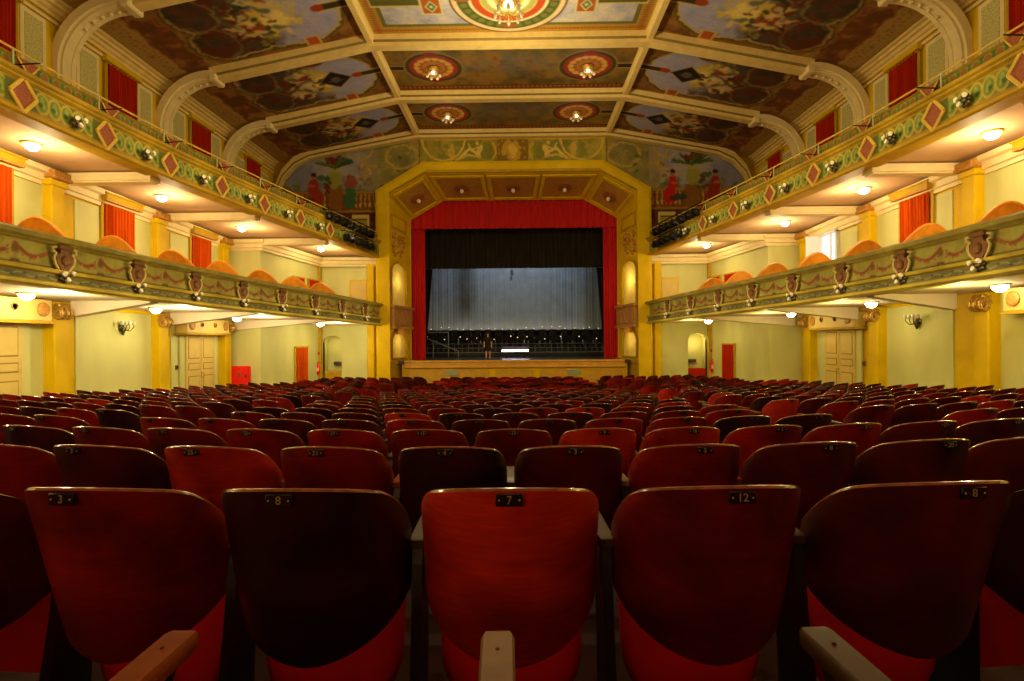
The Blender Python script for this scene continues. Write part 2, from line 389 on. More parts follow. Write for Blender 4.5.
def paint_side(bay, seed):
    H = RY[bay + 1] - RY[bay] - 0.30; c = Canvas(PL, H, 0.034, '7a5220', seed, 0.5)
    vm = H / 2
    c.rect(0, PL, 0, 0.16, '9a6d1e'); c.rect(0, PL, H - 0.16, H, '9a6d1e')
    for v in (0.28, H - 0.28):
        for k in range(int(PL / 0.16)): c.ell(k * 0.16 + 0.08, v, 0.045, 0.03, '8e3a14', 0.8)
    # outer end: patterned band by the cornice
    c.rect(PL - 0.62, PL, 0, H, 'ab8a46'); c.rect(PL - 0.66, PL - 0.60, 0, H, 'a98b3c'); c.rect(PL - 0.12, PL, 0, H, 'a88a3e')
    for k in range(int(H / 0.17)):
        c.ell(PL - 0.30, k * 0.17 + 0.1, 0.04, 0.022, '5a3014', .7); c.ell(PL - 0.46, k * 0.17 + 0.02, 0.03, 0.03, '8c2c14')
    c.rect(PL - 1.5, PL - 0.66, 0, H, '824020', 0.85); c.blend((c.n2 > 0.56) * (c.U > PL - 1.5) * (c.U < PL - 0.7), '5a4018', 0.7)
    c.blend((c.n2 < 0.40) * (c.U > PL - 1.5) * (c.U < PL - 0.7), '9c7838', 0.7)
    c.rect(PL - 1.86, PL - 1.5, 0, H, '9c7c3a'); c.rect(PL - 1.80, PL - 1.74, 0, H, 'b49a5a', 0.7)
    # cartouche : scene area with lobes
    d = np.minimum(c.rrd(0.55, 3.9, 0.42, H - 0.42, vm * 0.72), np.minimum(np.hypot(c.U - 4.35, c.V - vm * 0.62) - vm * 0.46, np.hypot(c.U - 4.35, c.V - vm * 1.38) - vm * 0.46))
    d = np.minimum(d, c.rrd(3.0, 4.5, 0.40, H - 0.40, 0.4))
    c.blend(c.soft(d - 0.22), '8a6423'); c.blend(c.soft(d - 0.12), '4a3a16'); c.blend(c.soft(d - 0.06), 'c3a765')
    ins = c.soft(d); sky = rgb('8f8fb4')[None, None] * (1 - c.n1[..., None]) * 1.0 + rgb('b9b0c4')[None, None] * c.n1[..., None]
    c.blend(ins, sky)
    dark = c.soft(d) * np.clip((c.U - 2.3 + (c.n2 - .5) * 1.2) / 0.8, 0, 1); c.blend(dark, '46341c', 0.88)
    c.blend(dark * (c.n1 > 0.52), '5e2412', 0.8); c.blend(dark * (c.n2 > 0.60), '2c3a26', 0.8)
    k = ins
    cl = np.clip((0.9 - np.hypot((c.U - 2.85) / 1.3, (c.V - vm) / 1.15) + (c.n2 - 0.5) * 1.6) * 2.2, 0, 1) * k; c.blend(cl, 'd8b84c', 0.95)
    cl = np.clip((0.75 - np.hypot((c.U - 2.5) / 0.7, (c.V - vm * 1.05) / 0.6) + (c.n2 - 0.5) * 1.3) * 3, 0, 1) * k; c.blend(cl, 'ecd47a', 0.9)
    r = np.random.default_rng(seed + 5)
    for q in range(30):       # foliage, drapery and figures massed round the cloud
        a = r.uniform(0, 2 * PI); rr = r.uniform(0.2, 0.95); cx = 3.2 + rr * math.cos(a) * 0.85; cy = vm + rr * math.sin(a) * 0.95
        c.ell(cx, cy, r.uniform(0.08, 0.28), r.uniform(0.05, 0.14), r.choice(['4a3414', '2e3a22', '6e2a14', '8c5a20', '7a3016', '3a2412']), 0.85, 0.35, r.uniform(0, 3))
    for q in range(7):
        cx = 2.2 + r.uniform(0, 1.7); cy = vm + r.uniform(-0.8, 0.8)
        c.ell(cx, cy, 0.09, 0.2, 'dcbf8c', 0.9, 0.3, r.uniform(0, 3)); c.ell(cx + 0.08, cy + 0.2, 0.07, 0.07, 'd4a878'); c.ell(cx + 0.2, cy - 0.05, 0.22, 0.05, 'cfae74', 0.9, 0.3, r.uniform(-1, 1))
        c.ell(cx + 0.15, cy - 0.22, 0.25, 0.09, r.choice(['a02c16', '8a4a16', '54604a', 'd4c490']), 0.8, 0.5, r.uniform(-1, 1))
    for q in range(6): c.line([(1.9 + r.uniform(-.2, .6), 0.55 + r.uniform(0, .1)), (2.6 + r.uniform(-.3, .5), 0.48 + r.uniform(0, .3))], 0.1, '6e2c14', 0.8)
    # lobes at the outer end, outlined
    for vv in (0.60, 1.40):
        c.ell(4.55, vm * vv, 0.62, vm * 0.40, '6a3218', 0.35, 0.3); c.blend((np.hypot((c.U - 4.55) / 0.62, (c.V - vm * vv) / (vm * 0.4)) < 0.9) * (c.n2 > 0.52), '3a3820', 0.5)
        c.ring(4.55, vm * vv, 0.64, vm * 0.42, 0.06, '9c8048', .75)
    c.ring(5.05, vm, 0.3, 0.26, 0.05, '96793f', .7)
    c.soften(1.5, seed + 9, 1)
    c.blend(c.soft(np.abs(d) - .035) * (c.U < 4.2), 'b89c5c', .75); c.blend(c.soft(np.abs(d - .15) - .03) * (c.U < 3.2), '5a4a1c', .7)
    # orange tablets on the long edges, dark bar running in from the ridge
    for v in (0.36, H - 0.36):
        c.rect(1.55, 2.05, v - 0.24, v + 0.24, 'c9a85c'); c.rect(1.63, 1.97, v - 0.2, v + 0.2, 'b4501a')
    c.rect(0, 1.15, vm - 0.20, vm + 0.20, 'c4a45c'); c.rect(0, 1.1, vm - 0.13, vm + 0.13, '33301a'); c.ell(1.12, vm, 0.2, 0.16, '9c3c16')
    if bay >= 3:
        c.dia(1.95, vm + 0.05, 0.62, 0.62, '8a6a2c'); c.dia(1.95, vm + 0.05, 0.56, 0.56, '20140e'); c.ell(1.95, vm + 0.05, 0.16, 0.22, '6c6154', 0.9, 0.3); c.ell(1.95, vm + 0.12, 0.3, 0.07, '5a4f44', 0.8, 0.3)
    c.rect(0, PL, -.1, 0.10, 'a8842c'); c.rect(0, PL, H - 0.10, H + .1, 'a8842c')
    return c
def paint_mid(bay, seed):
    H = RY[bay + 1] - RY[bay] - 0.30; W = 9.1
    if bay == 2 or bay < 2:
        c = Canvas(W, H, 0.034, 'b8b4bf', seed, 0.16)
        c.blend(np.clip((c.n1 - 0.5) * 5, 0, 1), 'd8c8a4', 0.7); c.blend(np.clip((0.42 - c.n1) * 5, 0, 1), '8e92b4', 0.6)
        d = -c.rrd(0, W, 0, H, 0.01)
        c.blend((d < 0.62) * 1.0, '6e6a2c'); c.blend((d < 0.50) * 1.0, 'b08a34')
        for k in range(int(W / 0.12)):
            for v in (0.3, H - 0.3): c.ell(k * 0.12 + 0.06, v, 0.05, 0.055, 'a8561a', 0.85)
        for k in range(int(H / 0.12)):
            for u in (0.3, W - 0.3): c.ell(u, k * 0.12, 0.1, 0.04, '9c4a1c', 0.8)
        c.blend((d < 0.13) * 1.0, 'c8a850')
        for sg in (-1, 1):
            cx = W / 2 + sg * 3.3
            c.rect(cx - 0.9, cx + 0.9, H / 2 - 0.35, H / 2 + 0.35, 'cdb878'); c.rect(cx - 0.85, cx + 0.85, H / 2 - 0.26, H / 2 + 0.26, '5c5a24')
            c.rect(W / 2 + sg * 2.35 - 0.34, W / 2 + sg * 2.35 + 0.34, H / 2 - 0.75, H / 2 + 0.75, 'd4c494'); c.rect(W / 2 + sg * 2.35 - 0.27, W / 2 + sg * 2.35 + 0.27, H / 2 - 0.68, H / 2 + 0.68, 'ac5a22')
            for q in (-0.35, 0.35):
                c.dia(W / 2 + sg * 2.35, H / 2 + q, 0.2, 0.3, 'd8c890'); c.dia(W / 2 + sg * 2.35, H / 2 + q, 0.15, 0.23, '5c7a44'); c.ell(W / 2 + sg * 2.35, H / 2 + q, 0.05, 0.06, 'e0d090')
        cx, cy = W / 2, H / 2
        for r_, col in ((1.78, '6e4a20'), (1.72, 'dcc594'), (1.56, '4f5a26'), (1.22, 'e4d2a2'), (1.12, 'b8481c'), (0.88, 'dcc060'), (0.84, 'a8a45c')): c.ell(cx, cy, r_, r_, col)
        for k in range(28):
            a = 2 * PI * k / 28; c.ell(cx + 1.39 * math.cos(a), cy + 1.39 * math.sin(a), 0.11, 0.11, '7c7a3c', 0.8)
            c.ell(cx + 0.55 * math.cos(a), cy + 0.55 * math.sin(a), 0.11, 0.11, 'f0e2ae', 0.8)
        for a in (0, PI / 2, PI, 1.5 * PI): c.ell(cx + 1.39 * math.cos(a), cy + 1.39 * math.sin(a), 0.26, 0.13, '9c5a24'); 
    else:
        c = Canvas(W, H, 0.036, '75602a', seed, 0.4)
        c.ell(W / 2, H / 2 - 0.3, 2.0, 0.8, '7c7478', 0.6, 0.3, edge=0.9); c.blend(np.clip((c.n1 - .45) * 3, 0, 1), '9a6418', .6); c.blend(np.clip((.45 - c.n2) * 4, 0, 1), '6e3c14', .5)
        c.rect(0, W, 0, 0.2, '8a6420'); c.rect(0, W, 0.2, 0.5, '6a2c12'); c.rect(0, W, H - 0.2, H, '8a6420'); c.rect(0, W, H - 0.5, H - 0.2, '6a2c12')
        for k in range(int(W / 0.18)):
            for v in (0.35, H - 0.35): c.ell(k * 0.18, v, 0.06, 0.08, 'a86a22')
        for sg in (-1, 1):
            cx, cy = W / 2 + sg * 2.85, H / 2
            c.rect(min(cx, W / 2 + sg * 4.55), max(cx, W / 2 + sg * 4.55), cy - 0.2, cy + 0.2, 'a5834a'); c.rect(min(cx, W / 2 + sg * 4.55), max(cx, W / 2 + sg * 4.55), cy - 0.13, cy + 0.13, '2c1c10')
            for r_, col in ((1.12, '8a6c34'), (1.04, '41331a'), (0.90, '8a2c14'), (0.72, 'a8762c'), (0.6, '7c4a1c')): c.ell(cx, cy, r_, r_, col)
            for k in range(14):
                a = 2 * PI * k / 14; c.ell(cx + 0.62 * math.cos(a), cy + 0.62 * math.sin(a), 0.12, 0.12, 'c8923a', 0.8); c.ell(cx + 0.35 * math.cos(a), cy + 0.35 * math.sin(a), 0.1, 0.1, 'a8641e', 0.8)
            c.ell(cx, cy + 0.95, 0.25, 0.14, '7a1c12'); c.ell(cx, cy - 0.95, 0.25, 0.14, '7a1c12')
    return c
for bay in range(0, 5):
    y0 = RY[bay] + 0.15
    if bay == 0:
        continue
    c = paint_side(bay, 11 + bay * 3)
    for s in (-1, 1):
        def pos(U, V, s=s): x, z = prof_at(U); return s * x, y0 + V, z - 0.01
        c.mesh('ceiling_fresco', pos, ceil_root)
    c = paint_mid(bay, 31 + bay)
    c.mesh('ceiling_fresco', lambda U, V: (U - 4.55, y0 + V, U * 0 + EZ + 10.12), ceil_root)

def rib(y, name='ceiling_rib'):
    last = y > 26; mb = MB(); pts = [(-9.95, 8.70), (-4.6, 9.78), (4.6, 9.78), (9.95, 8.70)]
    if last: pts = [(-11.5, 6.2), (-11.42, 7.1), (-11.1, 7.85), (-10.55, 8.45), (-9.8, 8.82), (-8.8, 9.02), (-4.6, 9.78)]; pts += [(-a, b) for a, b in reversed(pts)]
    sec = [(-.26, .42), (-.26, .16), (-.17, .12), (-.17, 0), (.17, 0), (.17, .12), (.26, .16), (.26, .42)]
    rings = [[(x, y + a, EZ + h + b) for a, b in sec] for x, h in pts]; mb.loft(rings)
    for i, q in enumerate(mb.f): pass
    for k in range(len(pts) - 1):
        for j in (1, 5): mb.m[k * 8 + j] = 1
    for s in (() if last else (-1, 1)):
        rings = []; N = 14
        path = [(9.75, 8.76)] + [(9.9 + 1.58 * math.sin(t), 7.15 + 1.55 * math.cos(t)) for t in [PI / 2 * i / N for i in range(N + 1)]] + [(11.48, 5.0)]
        for i, (x, h) in enumerate(path):
            a = path[max(0, i - 1)]; b = path[min(len(path) - 1, i + 1)]; t = Vector((b[0] - a[0], b[1] - a[1])).normalized(); nn = Vector((-t.y, t.x)) * 1
            sec2 = [(-.28, .30), (-.28, .08), (-.21, .06), (-.21, .0), (-.08, .0), (-.08, .03), (.08, .03), (.08, .0), (.21, .0), (.21, .06), (.28, .08), (.28, .30)]
            rings.append([(s * (x + nn.x * bq), y + aq, EZ + h + nn.y * bq) for aq, bq in sec2])
        mb.loft(rings, 2)
        mb.box((s * 9.82, y, EZ + 8.78), (0.26, 0.62, 0.24), 2, bev=0.04)
        for kk in range(5): mb.ball((s * (10.15 + 0.22 * kk), y, EZ + 7.15 + 1.50 * math.sqrt(max(0, 1 - ((0.25 + 0.22 * kk) / 1.58) ** 2)) + 0.02), 0.05, 2, 8)
    return mb.build(name, [M['rib'], M['ribline'], M['cream']], ceil_root)
for y in RY[1:]: rib(y)
for s in (-1, 1):
    mb = MB(); mb.loft([[(s * 4.62 + a, y, EZ + b) for a, b in ((-.15, 10.2), (-.15, 9.98), (-.09, 9.86), (.09, 9.86), (.15, 9.98), (.15, 10.2))] for y in (6.1, 26.6)])
    mb.build('ceiling_rib', M['rib'], ceil_root)
# painted relief frieze above the stage opening
c = Canvas(9.0, 1.25, 0.02, 'a0902e', 77, 0.3)
c.rect(0, 9, 0, 0.08, 'c8a020'); c.rect(0, 9, 1.13, 1.25, 'c8a020')
c.rect(3.75, 5.25, 0.05, 1.15, '8a6a14'); c.ell(4.5, 0.6, 0.42, 0.46, 'c89a24', 1, 0.4); c.ell(4.5, 0.6, 0.24, 0.3, 'e0bc4a', 1, 0.4)
for k in range(40): c.ell(4.5 + rng.uniform(-.7, .7), 0.6 + rng.uniform(-.5, .5), 0.05, 0.03, 'd8b040', 0.7, 0, rng.uniform(0, 3))
for sg in (-1, 1):
    X0 = 4.5 + sg * 1.0
    c.ring(X0 + sg * 0.25, 0.6, 0.42, 0.5, 0.12, 'd0a62c'); c.rect(min(X0, X0 + sg * 2.6), max(X0, X0 + sg * 2.6), 0.1, 1.1, '6f7a2c', 0.5)
    c.ell(X0 + sg * 0.62, 0.62, 0.13, 0.32, 'e0bc50', 1, 0.25, sg * 0.4); c.ell(X0 + sg * 0.72, 0.98, 0.09, 0.1, 'd8b04c')
    c.line([(X0 + sg * 0.6, 0.4), (X0 + sg * 1.1, 0.72), (X0 + sg * 1.6, 0.22)], 0.13, 'e4c25c'); c.line([(X0 + sg * 0.6, 0.3), (X0 + sg * 1.2, 0.4), (X0 + sg * 1.75, 0.18)], 0.12, 'd4ae44')
    c.line([(X0 + sg * 0.68, 0.8), (X0 + sg * 1.0, 0.66), (X0 + sg * 1.15, 0.95)], 0.07, 'e0bc54')
    c.ell(X0 + sg * 1.95, 0.6, 0.18, 0.42, 'd0a840', 0.9, 0.5); c.ring(X0 + sg * 2.35, 1.25, 1.05, 1.1, 0.1, 'd6b244')
    for k in range(16): c.ell(X0 + sg * (2.2 + rng.uniform(-.5, .9)), 0.6 + rng.uniform(-.4, .5), 0.12, 0.07, 'b89a3a', 0.6, 0.5, rng.uniform(0, 3))

# ---------------------------------------------------------------- front wall with the stage opening
YF = 26.8
c.soften(.9, 71, 1)
fw = struct('wall_front')
front_frieze = c.mesh('relief_frieze', lambda U, V: (U - 4.5, U * 0 + YF - 0.16, EZ + 8.60 + V), fw)
OCTO = [(6.62, -3), (6.62, 7.27), (4.33, 8.62)]
OCTM = [(6.07, -3), (6.07, 7.08), (4.24, 8.10)]
OCTI = [(5.56, -3), (5.56, 6.54), (3.80, 7.56)]
def octo(P): return [(x, EZ + h) for x, h in P] + [(-x, EZ + h) for x, h in reversed(P)]
I4 = Matrix.Identity(4)
mb = MB(); ZB = EZ - 3.0
def fpoly(p, mi=0, y0=YF, y1=YF + 0.25): mb.prism([(a, EZ + h) for a, h in p], y0, y1, I4, mi)
for s in (-1, 1):
    fpoly([(s * 11.9, 4.6), (s * 6.3, 4.6), (s * 6.3, 10.6), (s * 11.9, 10.6)], 1)
    fpoly([(s * 11.9, 0.60), (s * 6.3, 0.60), (s * 6.3, 4.6), (s * 11.9, 4.6)], 0)
    fpoly([(s * 6.3, 7.1), (s * 4.27, 8.3), (s * 4.27, 10.6), (s * 6.3, 10.6)], 1)
    fpoly([(s * 11.9, -3), (s * 9.36, -3), (s * 9.36, 0.6), (s * 11.9, 0.6)], 0)
    fpoly([(s * 8.44, -3), (s * 6.3, -3), (s * 6.3, 0.6), (s * 8.44, 0.6)], 0)
    # arched niche
    N = 12; R = 0.46; zs = 0.30 - R + 0.10
    arc = [(s * (8.9 + R * math.cos(PI * i / N)), zs + (R - 0.10 if True else R) * math.sin(PI * i / N) ** 0.8) for i in range(N + 1)]
    for (a, b), (c2, d) in zip(arc, arc[1:]): fpoly([(a, b), (a, 0.6), (c2, 0.6), (c2, d)], 0)
fpoly([(-4.27, 8.3), (4.27, 8.3), (4.27, 10.6), (-4.27, 10.6)], 1)
mb.build('wall_surface', [M['panel'], M['ochre_dark']], fw)
for s in (-1, 1):
    mb = MB()
    arc2 = [(s * 9.36, -3)] + [(s * (8.9 + R * math.cos(PI * i / N)), zs + (R - 0.10) * math.sin(PI * i / N) ** 0.8) for i in range(N + 1)] + [(s * 8.44, -3)]
    rings = [[(a, y, EZ + h) for a, h in arc2] for y in (YF + 0.02, YF + 0.75)]
    mb.loft(rings, 0, closed_profile=False); mb.add([(a, YF + 0.75, EZ + h) for a, h in arc2], [tuple(range(len(arc2)))], 0)
    mb.build('arched_niche', M['panel'], fw, fix=False)
    mb = MB(); mb.box((s * 8.9, YF + 0.35, EZ - 1.88), (0.9, 0.5, 0.9), 0, bev=0.03); mb.build('niche_ledge', M['curt_red' if s > 0 else 'ochre_dark'], fw)

# proscenium frame and splayed coffered reveal
YM, YI = 26.38, 29.5
mb = MB(); o, m_, i_ = octo(OCTO), octo(OCTM), octo(OCTI)
K = len(o)
def ringq(A, ya, B, yb, mi=0):
    vs = [(a, ya, h) for a, h in A] + [(a, yb, h) for a, h in B]; mb.add(vs, [(k, k + 1, K + k + 1, K + k) for k in range(K - 1)], mi)
def inset(A, d): return [(a - math.copysign(d, a), h - (d if k not in (0, K - 1) else 0)) for k, (a, h) in enumerate(A)]
ringq(o, YF, o, YM, 0); ringq(o, YM, inset(o, 0.12), YM - 0.05, 0); ringq(inset(o, .12), YM - 0.05, inset(m_, -0.12), YM - 0.05, 0); ringq(inset(m_, -0.12), YM - .05, m_, YM, 1); ringq(m_, YM, m_, YM + 0.12, 1)
ringq(m_, YM + 0.12, i_, YI, 2); ringq(i_, YI, inset(i_, 0.03), YI + .02, 0)
fr = mb.build('proscenium_frame', [M['ochre'], M['ochre_dark'], M['ochre']], fw, fix=False)
def rev(k, t, q):
    """point on the reveal face k (between octagon corners k and k+1); t along the edge, q from front 0 to back 1"""
    a = Vector((m_[k][0], YM + 0.12, m_[k][1])).lerp(Vector((m_[k + 1][0], YM + 0.12, m_[k + 1][1])), t)
    b = Vector((i_[k][0], YI, i_[k][1])).lerp(Vector((i_[k + 1][0], YI, i_[k + 1][1])), t); return a.lerp(b, q)
def coffer(k, t0, t1, q0, q1):
    A = [rev(k, t0, q0), rev(k, t1, q0), rev(k, t1, q1), rev(k, t0, q1)]; ce = sum(A, Vector()) / 4
    nn = (A[1] - A[0]).cross(A[3] - A[0]).normalized(); cen = Vector((0, 28, EZ + 4))
    if nn.dot(cen - ce) < 0: nn = -nn
    mb = MB(); B = [p.lerp(ce, 0.14) for p in A]; f0 = [p + nn * 0.03 for p in A]; f1 = [p + nn * 0.10 for p in A]; g1 = [p + nn * 0.10 for p in B]; g0 = [p + nn * 0.035 for p in B]
    mb.add(f0 + f1 + g1 + g0, [(i, (i + 1) % 4, 4 + (i + 1) % 4, 4 + i) for i in range(4)] + [(4 + i, 4 + (i + 1) % 4, 8 + (i + 1) % 4, 8 + i) for i in range(4)] + [(8 + i, 8 + (i + 1) % 4, 12 + (i + 1) % 4, 12 + i) for i in range(4)], 0)
    mb.add(g0, [(0, 1, 2, 3)], 1)
    mb.build('coffer', [M['ochre'], M['coffer']], fw, fix=False)
    return ce, nn
M['coffer'] = mat('coffer_brown', 'b8842a', 0.6, 0.15, 4)
ros = []
for t0, t1 in ((0.02, 0.33), (0.345, 0.655), (0.67, 0.98)): ros.append(coffer(2, t0, t1, 0.06, 0.94))
ros.append(coffer(1, 0.10, 0.90, 0.06, 0.94)); ros.append(coffer(3, 0.10, 0.90, 0.06, 0.94))
rl = ['left', 'middle', 'right', 'slanting left', 'slanting right']
for (ce, nn), wd in zip(ros, rl):
    rot = nn.to_track_quat('Z', 'Y').to_matrix().to_4x4(); T = Matrix.Translation(ce + nn * 0.05) @ rot
    t = thing('rosette_lamp', f'small gold rosette lamp in the {wd} coffer over the stage opening', 'lamp', group='rosette lamps over the stage'); t.matrix_world = T
    mb = MB(); mb.lathe([(.20, 0), (.22, .03), (.12, .06), (.09, .10), (.0, .10)], n=16)
    for k in range(10): a = 2 * PI * k / 10; mb.ball((.27 * math.cos(a), .27 * math.sin(a), .05), .10, 0, 8, (1, 1, .5))
    mb.build('rosette', M['redbrown'], t, True)
    mb = MB(); mb.ball((0, 0, .16), .10, 0, 12, (1, 1, 1.2)); mb.build('glass_globe', M['glass'], t, True)
# side reveal decoration: niches, carved panels, boxes
for s in (-1, 1):
    k = 4 if s < 0 else 0          # face index (k=0 right side, K-2 left side)
    def RP(h, q, d=0.0, s=s):      # h height above eye, q depth, d proud of the face
        x = 6.07 + (5.56 - 6.07) * q; return (s * (x - d), YM + 0.12 + (YI - YM - 0.12) * q, EZ + h)
    def slab(mb, h0, h1, q0, q1, d0, d1, mi=0):
        mb.add([RP(h, q, d) for d in (d0, d1) for h, q in ((h0, q0), (h0, q1), (h1, q1), (h1, q0))], [(0, 1, 2, 3), (7, 6, 5, 4), (0, 4, 5, 1), (1, 5, 6, 2), (2, 6, 7, 3), (3, 7, 4, 0)], mi)
    mb = MB()
    for h0, h1 in ((1.78, 3.95), (-.85, .50)):
        arch = [(h0, .10), (h0, .72)] + [(h1 - 0.55 + 0.55 * math.sin(PI * i / 10), .41 + .31 * math.cos(PI * i / 10)) for i in range(11)]
        mb.add([RP(h, q, 0.015) for h, q in arch], [tuple(range(len(arch)))], 1)
        rg = [RP(h, q, .05) for h, q in arch]; mb.tube(rg, .055, 6, 0, closed=True)
    mb.build('lit_niche', [M['ochre_dark'], M['niche']], fw) if 'niche' in M else None
    M['niche'] = M.get('niche') or mat('niche_pale_yellow', 'f0d468', 0.5, 0.12, 2)
    if s < 0: mb.build('lit_niche', [M['ochre_dark'], M['niche']], fw)
    mb = MB(); slab(mb, 0.72, 1.70, 0.02, 0.82, 0, .28); slab(mb, 1.64, 1.76, -0.02, 0.86, 0, .34); slab(mb, .62, .74, .0, .84, 0, .32); slab(mb, .35, .62, .25, .6, 0, .18)
    for j in range(3): slab(mb, .86, 1.55, .07 + .25 * j, .26 + .25 * j, .28, .31, 0)
    mb.build('reveal_box_front', [M['brownlight'], M['redbrown']] if 'brownlight' in M else [M.setdefault('brownlight', mat('tan_relief', 'b88030', 0.6, 0.3, 14, bump=0.3)), M['redbrown']], fw)
    mb = MB(); r = random.Random(4)
    for j in range(26): p = RP(4.25 + r.uniform(0, 1.1), .14 + r.uniform(0, .56), .04); mb.ball(p, r.uniform(.06, .14), 0, 7)
    mb.build('carved_panel', M['brownlight'], fw, True)
    mb = MB(); slab(mb, -3, -1.05, -.02, 1.0, 0, .10); slab(mb, -1.12, -.98, -.04, 1.0, 0, .16); mb.build('reveal_plinth', M['ochre_dark'], fw)
    mb = MB(); slab(mb, 5.6, 6.3, .12, .8, 0, .03); slab(mb, 5.7, 6.2, .2, .7, .03, .05, 1); mb.build('reveal_panel', [M['ochre_dark'], M['ochre']], fw)
    # outer flank pilaster beside the frame
    mb = MB(); mb.box((s * 6.95, YF - .08, EZ + .5), (.35, .30, 7.2), 0, bev=.04); mb.build('pilaster', M['ochre'], fw)

# mural in the lunette either side of the frame
def mural(seed, s):
    c = Canvas(4.95, 4.5, 0.026, 'a39ca0', seed, 0.2)                      # U from the frame outwards, V from EZ+5.0
    c.blend(np.clip((c.n1 - .48) * 5, 0, 1), 'b09c86', .6); c.blend(np.clip((2.9 - c.V) * 1.2 + (c.n2 - .5) * 2, 0, 1), '5e5c24', .85)
    c.blend(np.clip((.9 - c.U) * 2, 0, 1), '8a7426', .5)
    c.ell(4.1, 3.2, .9, .6, '7c7f9c', .7, .5, edge=.2)
    c.rect(0, 5, 1.30, 2.30, '7c4a14'); c.rect(0, 5, 2.2, 2.34, 'a87a20'); c.rect(0, 5, 1.30, 1.42, 'a87a20')
    for k in range(22):
        u = .28 + k * .22
        if 7 <= k <= 10: continue
        c.ell(u, 1.68, .055, .15, 'd0a648'); c.ell(u, 1.98, .035, .16, 'c89c40'); c.rect(u - .05, u + .05, 2.1, 2.17, 'c89c40')
    c.rect(1.85, 2.55, 1.4, 2.5, '8c5a1a')
    # vase of flowers with palms
    c.ell(2.2, 2.95, .30, .50, '9c9a3c', 1, .1); c.ell(2.2, 3.4, .2, .12, 'b4a848'); c.ell(2.2, 3.85, .45, .22, '7c2a12', 1, .6)
    for k in range(16): a = rng.uniform(.1, PI - .1); c.line([(2.2, 3.5), (2.2 + 1.0 * math.cos(a), 3.55 + .5 * math.sin(a))], .07, ['3c5a24', '2c4420', '5e6a28'][k % 3], .9)
    for k in range(14): c.ell(2.75 + rng.uniform(-.3, .3), 2.6 + rng.uniform(-.4, .5), .12, .08, ['3c5a2c', '7a2a18', '4c6a34'][k % 3], .9, .3, rng.uniform(0, 3))
    if s < 0: c.ell(1.45, 2.1, .3, .55, '2f6a3c', .9, .4); c.ell(1.45, 2.75, .3, .35, '9a4a2a', .9, .5)
    # two seated figures in red robes
    for ux, col in (((3.25, 'a43222'), (1.55, 'b8281a'))[0:1] if s < 0 else ((1.25, 'c01c14'), (3.3, '9c2c1c'))):
        c.ell(ux, 2.55, .26, .42, col, 1, .2); c.ell(ux - .15, 2.0, .3, .4, col, 1, .3); c.ell(ux, 3.05, .12, .14, 'a8703c'); c.ell(ux, 3.15, .13, .08, '3c1c0c'); c.ell(ux + .25, 1.9, .35, .14, '2c3a44', .8, .4)
        c.ell(ux + .1, 2.6, .2, .06, 'c07a44', .8)
    # cherub cluster
    for k in range(12): c.ell(.75 + rng.uniform(-.28, .28), 3.2 + rng.uniform(-.42, .42), .10, .08, ['b98a34', 'd0a24a', '8a6424'][k % 3], .9, .3)
    c.ring(.25, 4.4, .75, .85, .1, 'b89a3a'); c.ring(.95, 4.45, .6, .6, .08, 'c0a040')
    c.soften(1.1, seed + 3, 1)
    # lower strip: dark red wall with two pale doors
    c.rect(0, 5, 0, 1.30, '5a2410'); c.blend((c.V < 1.3) * (c.n2 > .5), '6e4a18', .6)
    for u in (.95, 2.55, 4.15): c.rect(u - .42, u + .42, 0, 1.2, 'd8c468'); c.rect(u - .32, u + .32, 0, 1.02, 'a8983c'); c.rect(u - .3, u + .3, .94, 1.0, '6c4c14')
    return c
for s in (-1, 1):
    c = mural(91 + s, s)
    top = lambda x: np.interp(x, [4.6, 9.9, 10.8, 11.45], [9.8, 8.72, 8.2, 7.0])
    def keep(U, V): return (V + 5.0) < top(U + 6.5) + .12
    c.mesh('mural', lambda U, V, s=s: (s * (6.5 + U), U * 0 + YF - .03, EZ + 5.0 + V), fw, keep=keep)
    # triangular spandrel beside the slanted part of the frame
    c2 = Canvas(2.4, 2.7, .03, '8c8040', 120 + s, .3); c2.ring(1.2, 2.0, .8, .55, .09, 'c0a040')
    for k in range(20): c2.ell(rng.uniform(0, 2.4), rng.uniform(.3, 2.6), .12, .07, ['8a7c34', '4c5a24', 'b89a3e'][k % 3], .7, .4)
    c2.soften(1.2, 61, 1)
    c2.mesh('mural', lambda U, V, s=s: (s * (4.2 + U), U * 0 + YF - .035, EZ + 7.0 + V), fw, keep=lambda U, V: ((V + 7.0) < 9.9 - (U + 4.2 - 4.6) * .2) & ((V + 7.0) > 7.2 + (6.62 - U - 4.2) * .59))

